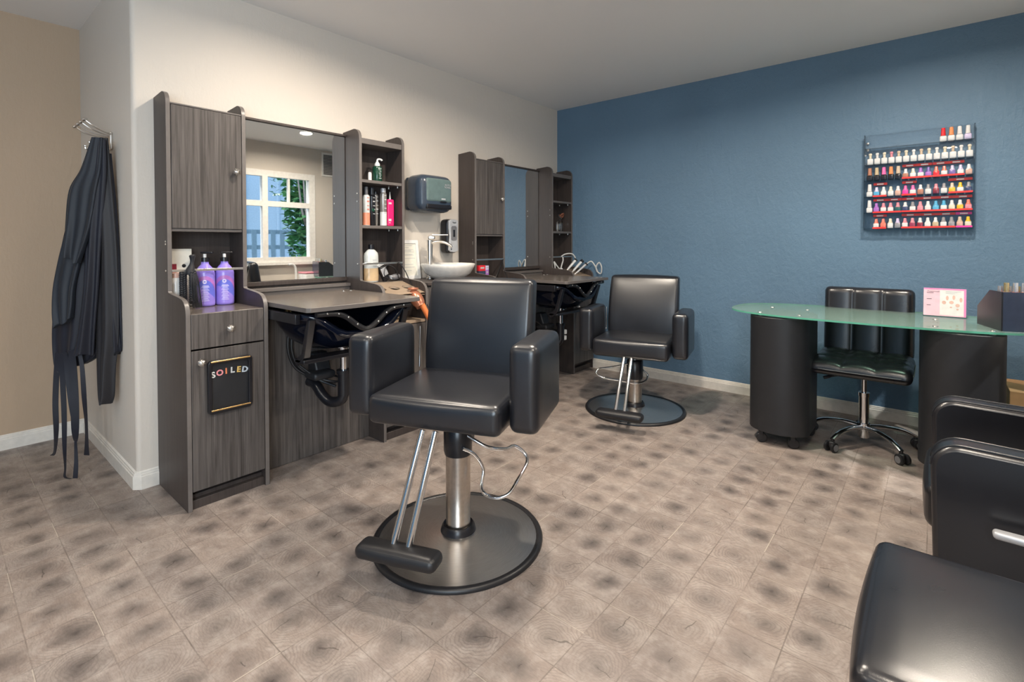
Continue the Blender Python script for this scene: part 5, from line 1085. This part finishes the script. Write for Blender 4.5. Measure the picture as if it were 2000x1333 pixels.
strap([(-0.42, -3.74, 0.65), (-0.40, -3.73, 0.46), (-0.375, -3.72, 0.32)], 0.022, 'short apron tie slanting from the hem towards the wide navy one')
strap([(-0.385, -3.72, 0.66), (-0.37, -3.715, 0.42), (-0.365, -3.715, 0.25), (-0.365, -3.715, 0.20)], 0.034, 'widest navy apron tie in the middle of the hanging bunch')
strap([(-0.362, -3.715, 0.205), (-0.355, -3.715, 0.10), (-0.352, -3.72, 0.015)], lambda u: 0.010 + 0.012 * u, 'thin black tie end dangling below the wide navy one')
strap([(-0.345, -3.70, 0.68), (-0.33, -3.69, 0.58), (-0.32, -3.685, 0.42), (-0.31, -3.68, 0.28), (-0.315, -3.68, 0.13)], lambda u: 0.014 + 0.016 * u, 'rightmost navy apron tie, flared end, next to the charcoal gown')
b = nb(); tube(b, [(-0.375, -3.60, 1.70), (-0.355, -3.58, 1.55), (-0.35, -3.565, 1.40), (-0.34, -3.565, 1.20), (-0.33, -3.565, 0.95)], lambda u: 0.004, 8); tag(obj('lanyard', b, 'polish_copper'), 'thin copper-coloured lanyard behind the gowns against the wall', 'lanyard')

# ------------------------------------------------------------------ outside the window (seen in the mirror)
b = nb(); box(b, XR + 0.3, XR + 14, -14, 8, -0.3, -0.12); struct('ground_outside', b, 'outside_ground', 'ground outside the window')
b = nb(); box(b, XR + 9.0, XR + 9.3, -9, 7, -0.12, 4.2)
for i in range(16): box(b, XR + 8.96, XR + 9.0, -9 + i, -8.94 + i, -0.12, 4.2)
tag(obj('neighbouring_building', b, 'outside_siding'), 'pale blue sided building behind the trees outside', 'building')
t = thing('picket_fence', 'blue-grey slatted fence outside the window, seen in mirror', 'fence', (XR + 3.2, -1.0, -0.12))
b = nb()
for z in (1.22, 1.52): box(b, 0, 0.05, -4, 5, z, z + 0.08)
box(b, 0.0, 0.04, -4, 5, 0.2, 0.95); obj('rails', b, 'fence_paint', t)
b = nb()
for i in range(50): box(b, -0.02, 0.0, -4 + i * 0.18, -3.91 + i * 0.18, 0.2, 1.60)
obj('slat_panel', b, 'fence_paint', t)
def tree(x, y, h, cr, seed, label, low):
    rnd = random.Random(seed); t = thing('leafy_tree', label, 'tree', (x, y, -0.12), 0, None)
    b = nb(); tube(b, [(0, 0, 0), (0.08, 0.05, h * 0.3), (-0.05, 0.12, h * 0.6), (0.05, 0.0, h * 0.8)], lambda u: 0.09 - 0.06 * u, 8)
    for k in range(5):
        a = rnd.uniform(0, 2 * PI); tube(b, [(0, 0.05, h * 0.35 + k * 0.1), (0.4 * math.cos(a), 0.4 * math.sin(a), h * 0.6), (0.7 * math.cos(a), 0.7 * math.sin(a), h * 0.85)], lambda u: 0.035 - 0.025 * u, 6)
    obj('trunk', b, 'bark', t)
    b = nb(); V = []; F = []
    for i in range(3400):
        v = Vector((rnd.gauss(0, 1), rnd.gauss(0, 1), rnd.gauss(0, 1))); v.normalize(); v *= rnd.random() ** 0.4
        p = Vector((v.x * cr, v.y * cr * 1.15, h * 0.72 + v.z * (h * 0.72 - low)))
        if rnd.random() < 0.25 and p.z < h * 0.5: continue
        a = rnd.uniform(0, 2 * PI); s = rnd.uniform(0.05, 0.10); e1 = Vector((math.cos(a), math.sin(a), rnd.uniform(-0.6, 0.6))) * s; e2 = e1.cross(Vector((rnd.uniform(-1, 1), rnd.uniform(-1, 1), 1)).normalized()) * 0.55
        n0 = len(V); V += [tuple(p - e1), tuple(p + e2), tuple(p + e1), tuple(p - e2)]; F.append((n0, n0 + 1, n0 + 2, n0 + 3))
    add(b, V, F); obj('foliage', b, 'leaves', t, ang=180)
tree(XR + 2.0, 0.42, 3.0, 0.42, 3, 'green leafy tree outside at the right side of the window', 0.4)
tree(XR + 4.6, 2.5, 5.0, 1.7, 5, 'tall leafy tree beyond the fence filling the upper panes', 1.9)
tree(XR + 4.4, -1.6, 5.4, 1.6, 8, 'tall leafy tree beyond the fence at the left panes', 2.4)
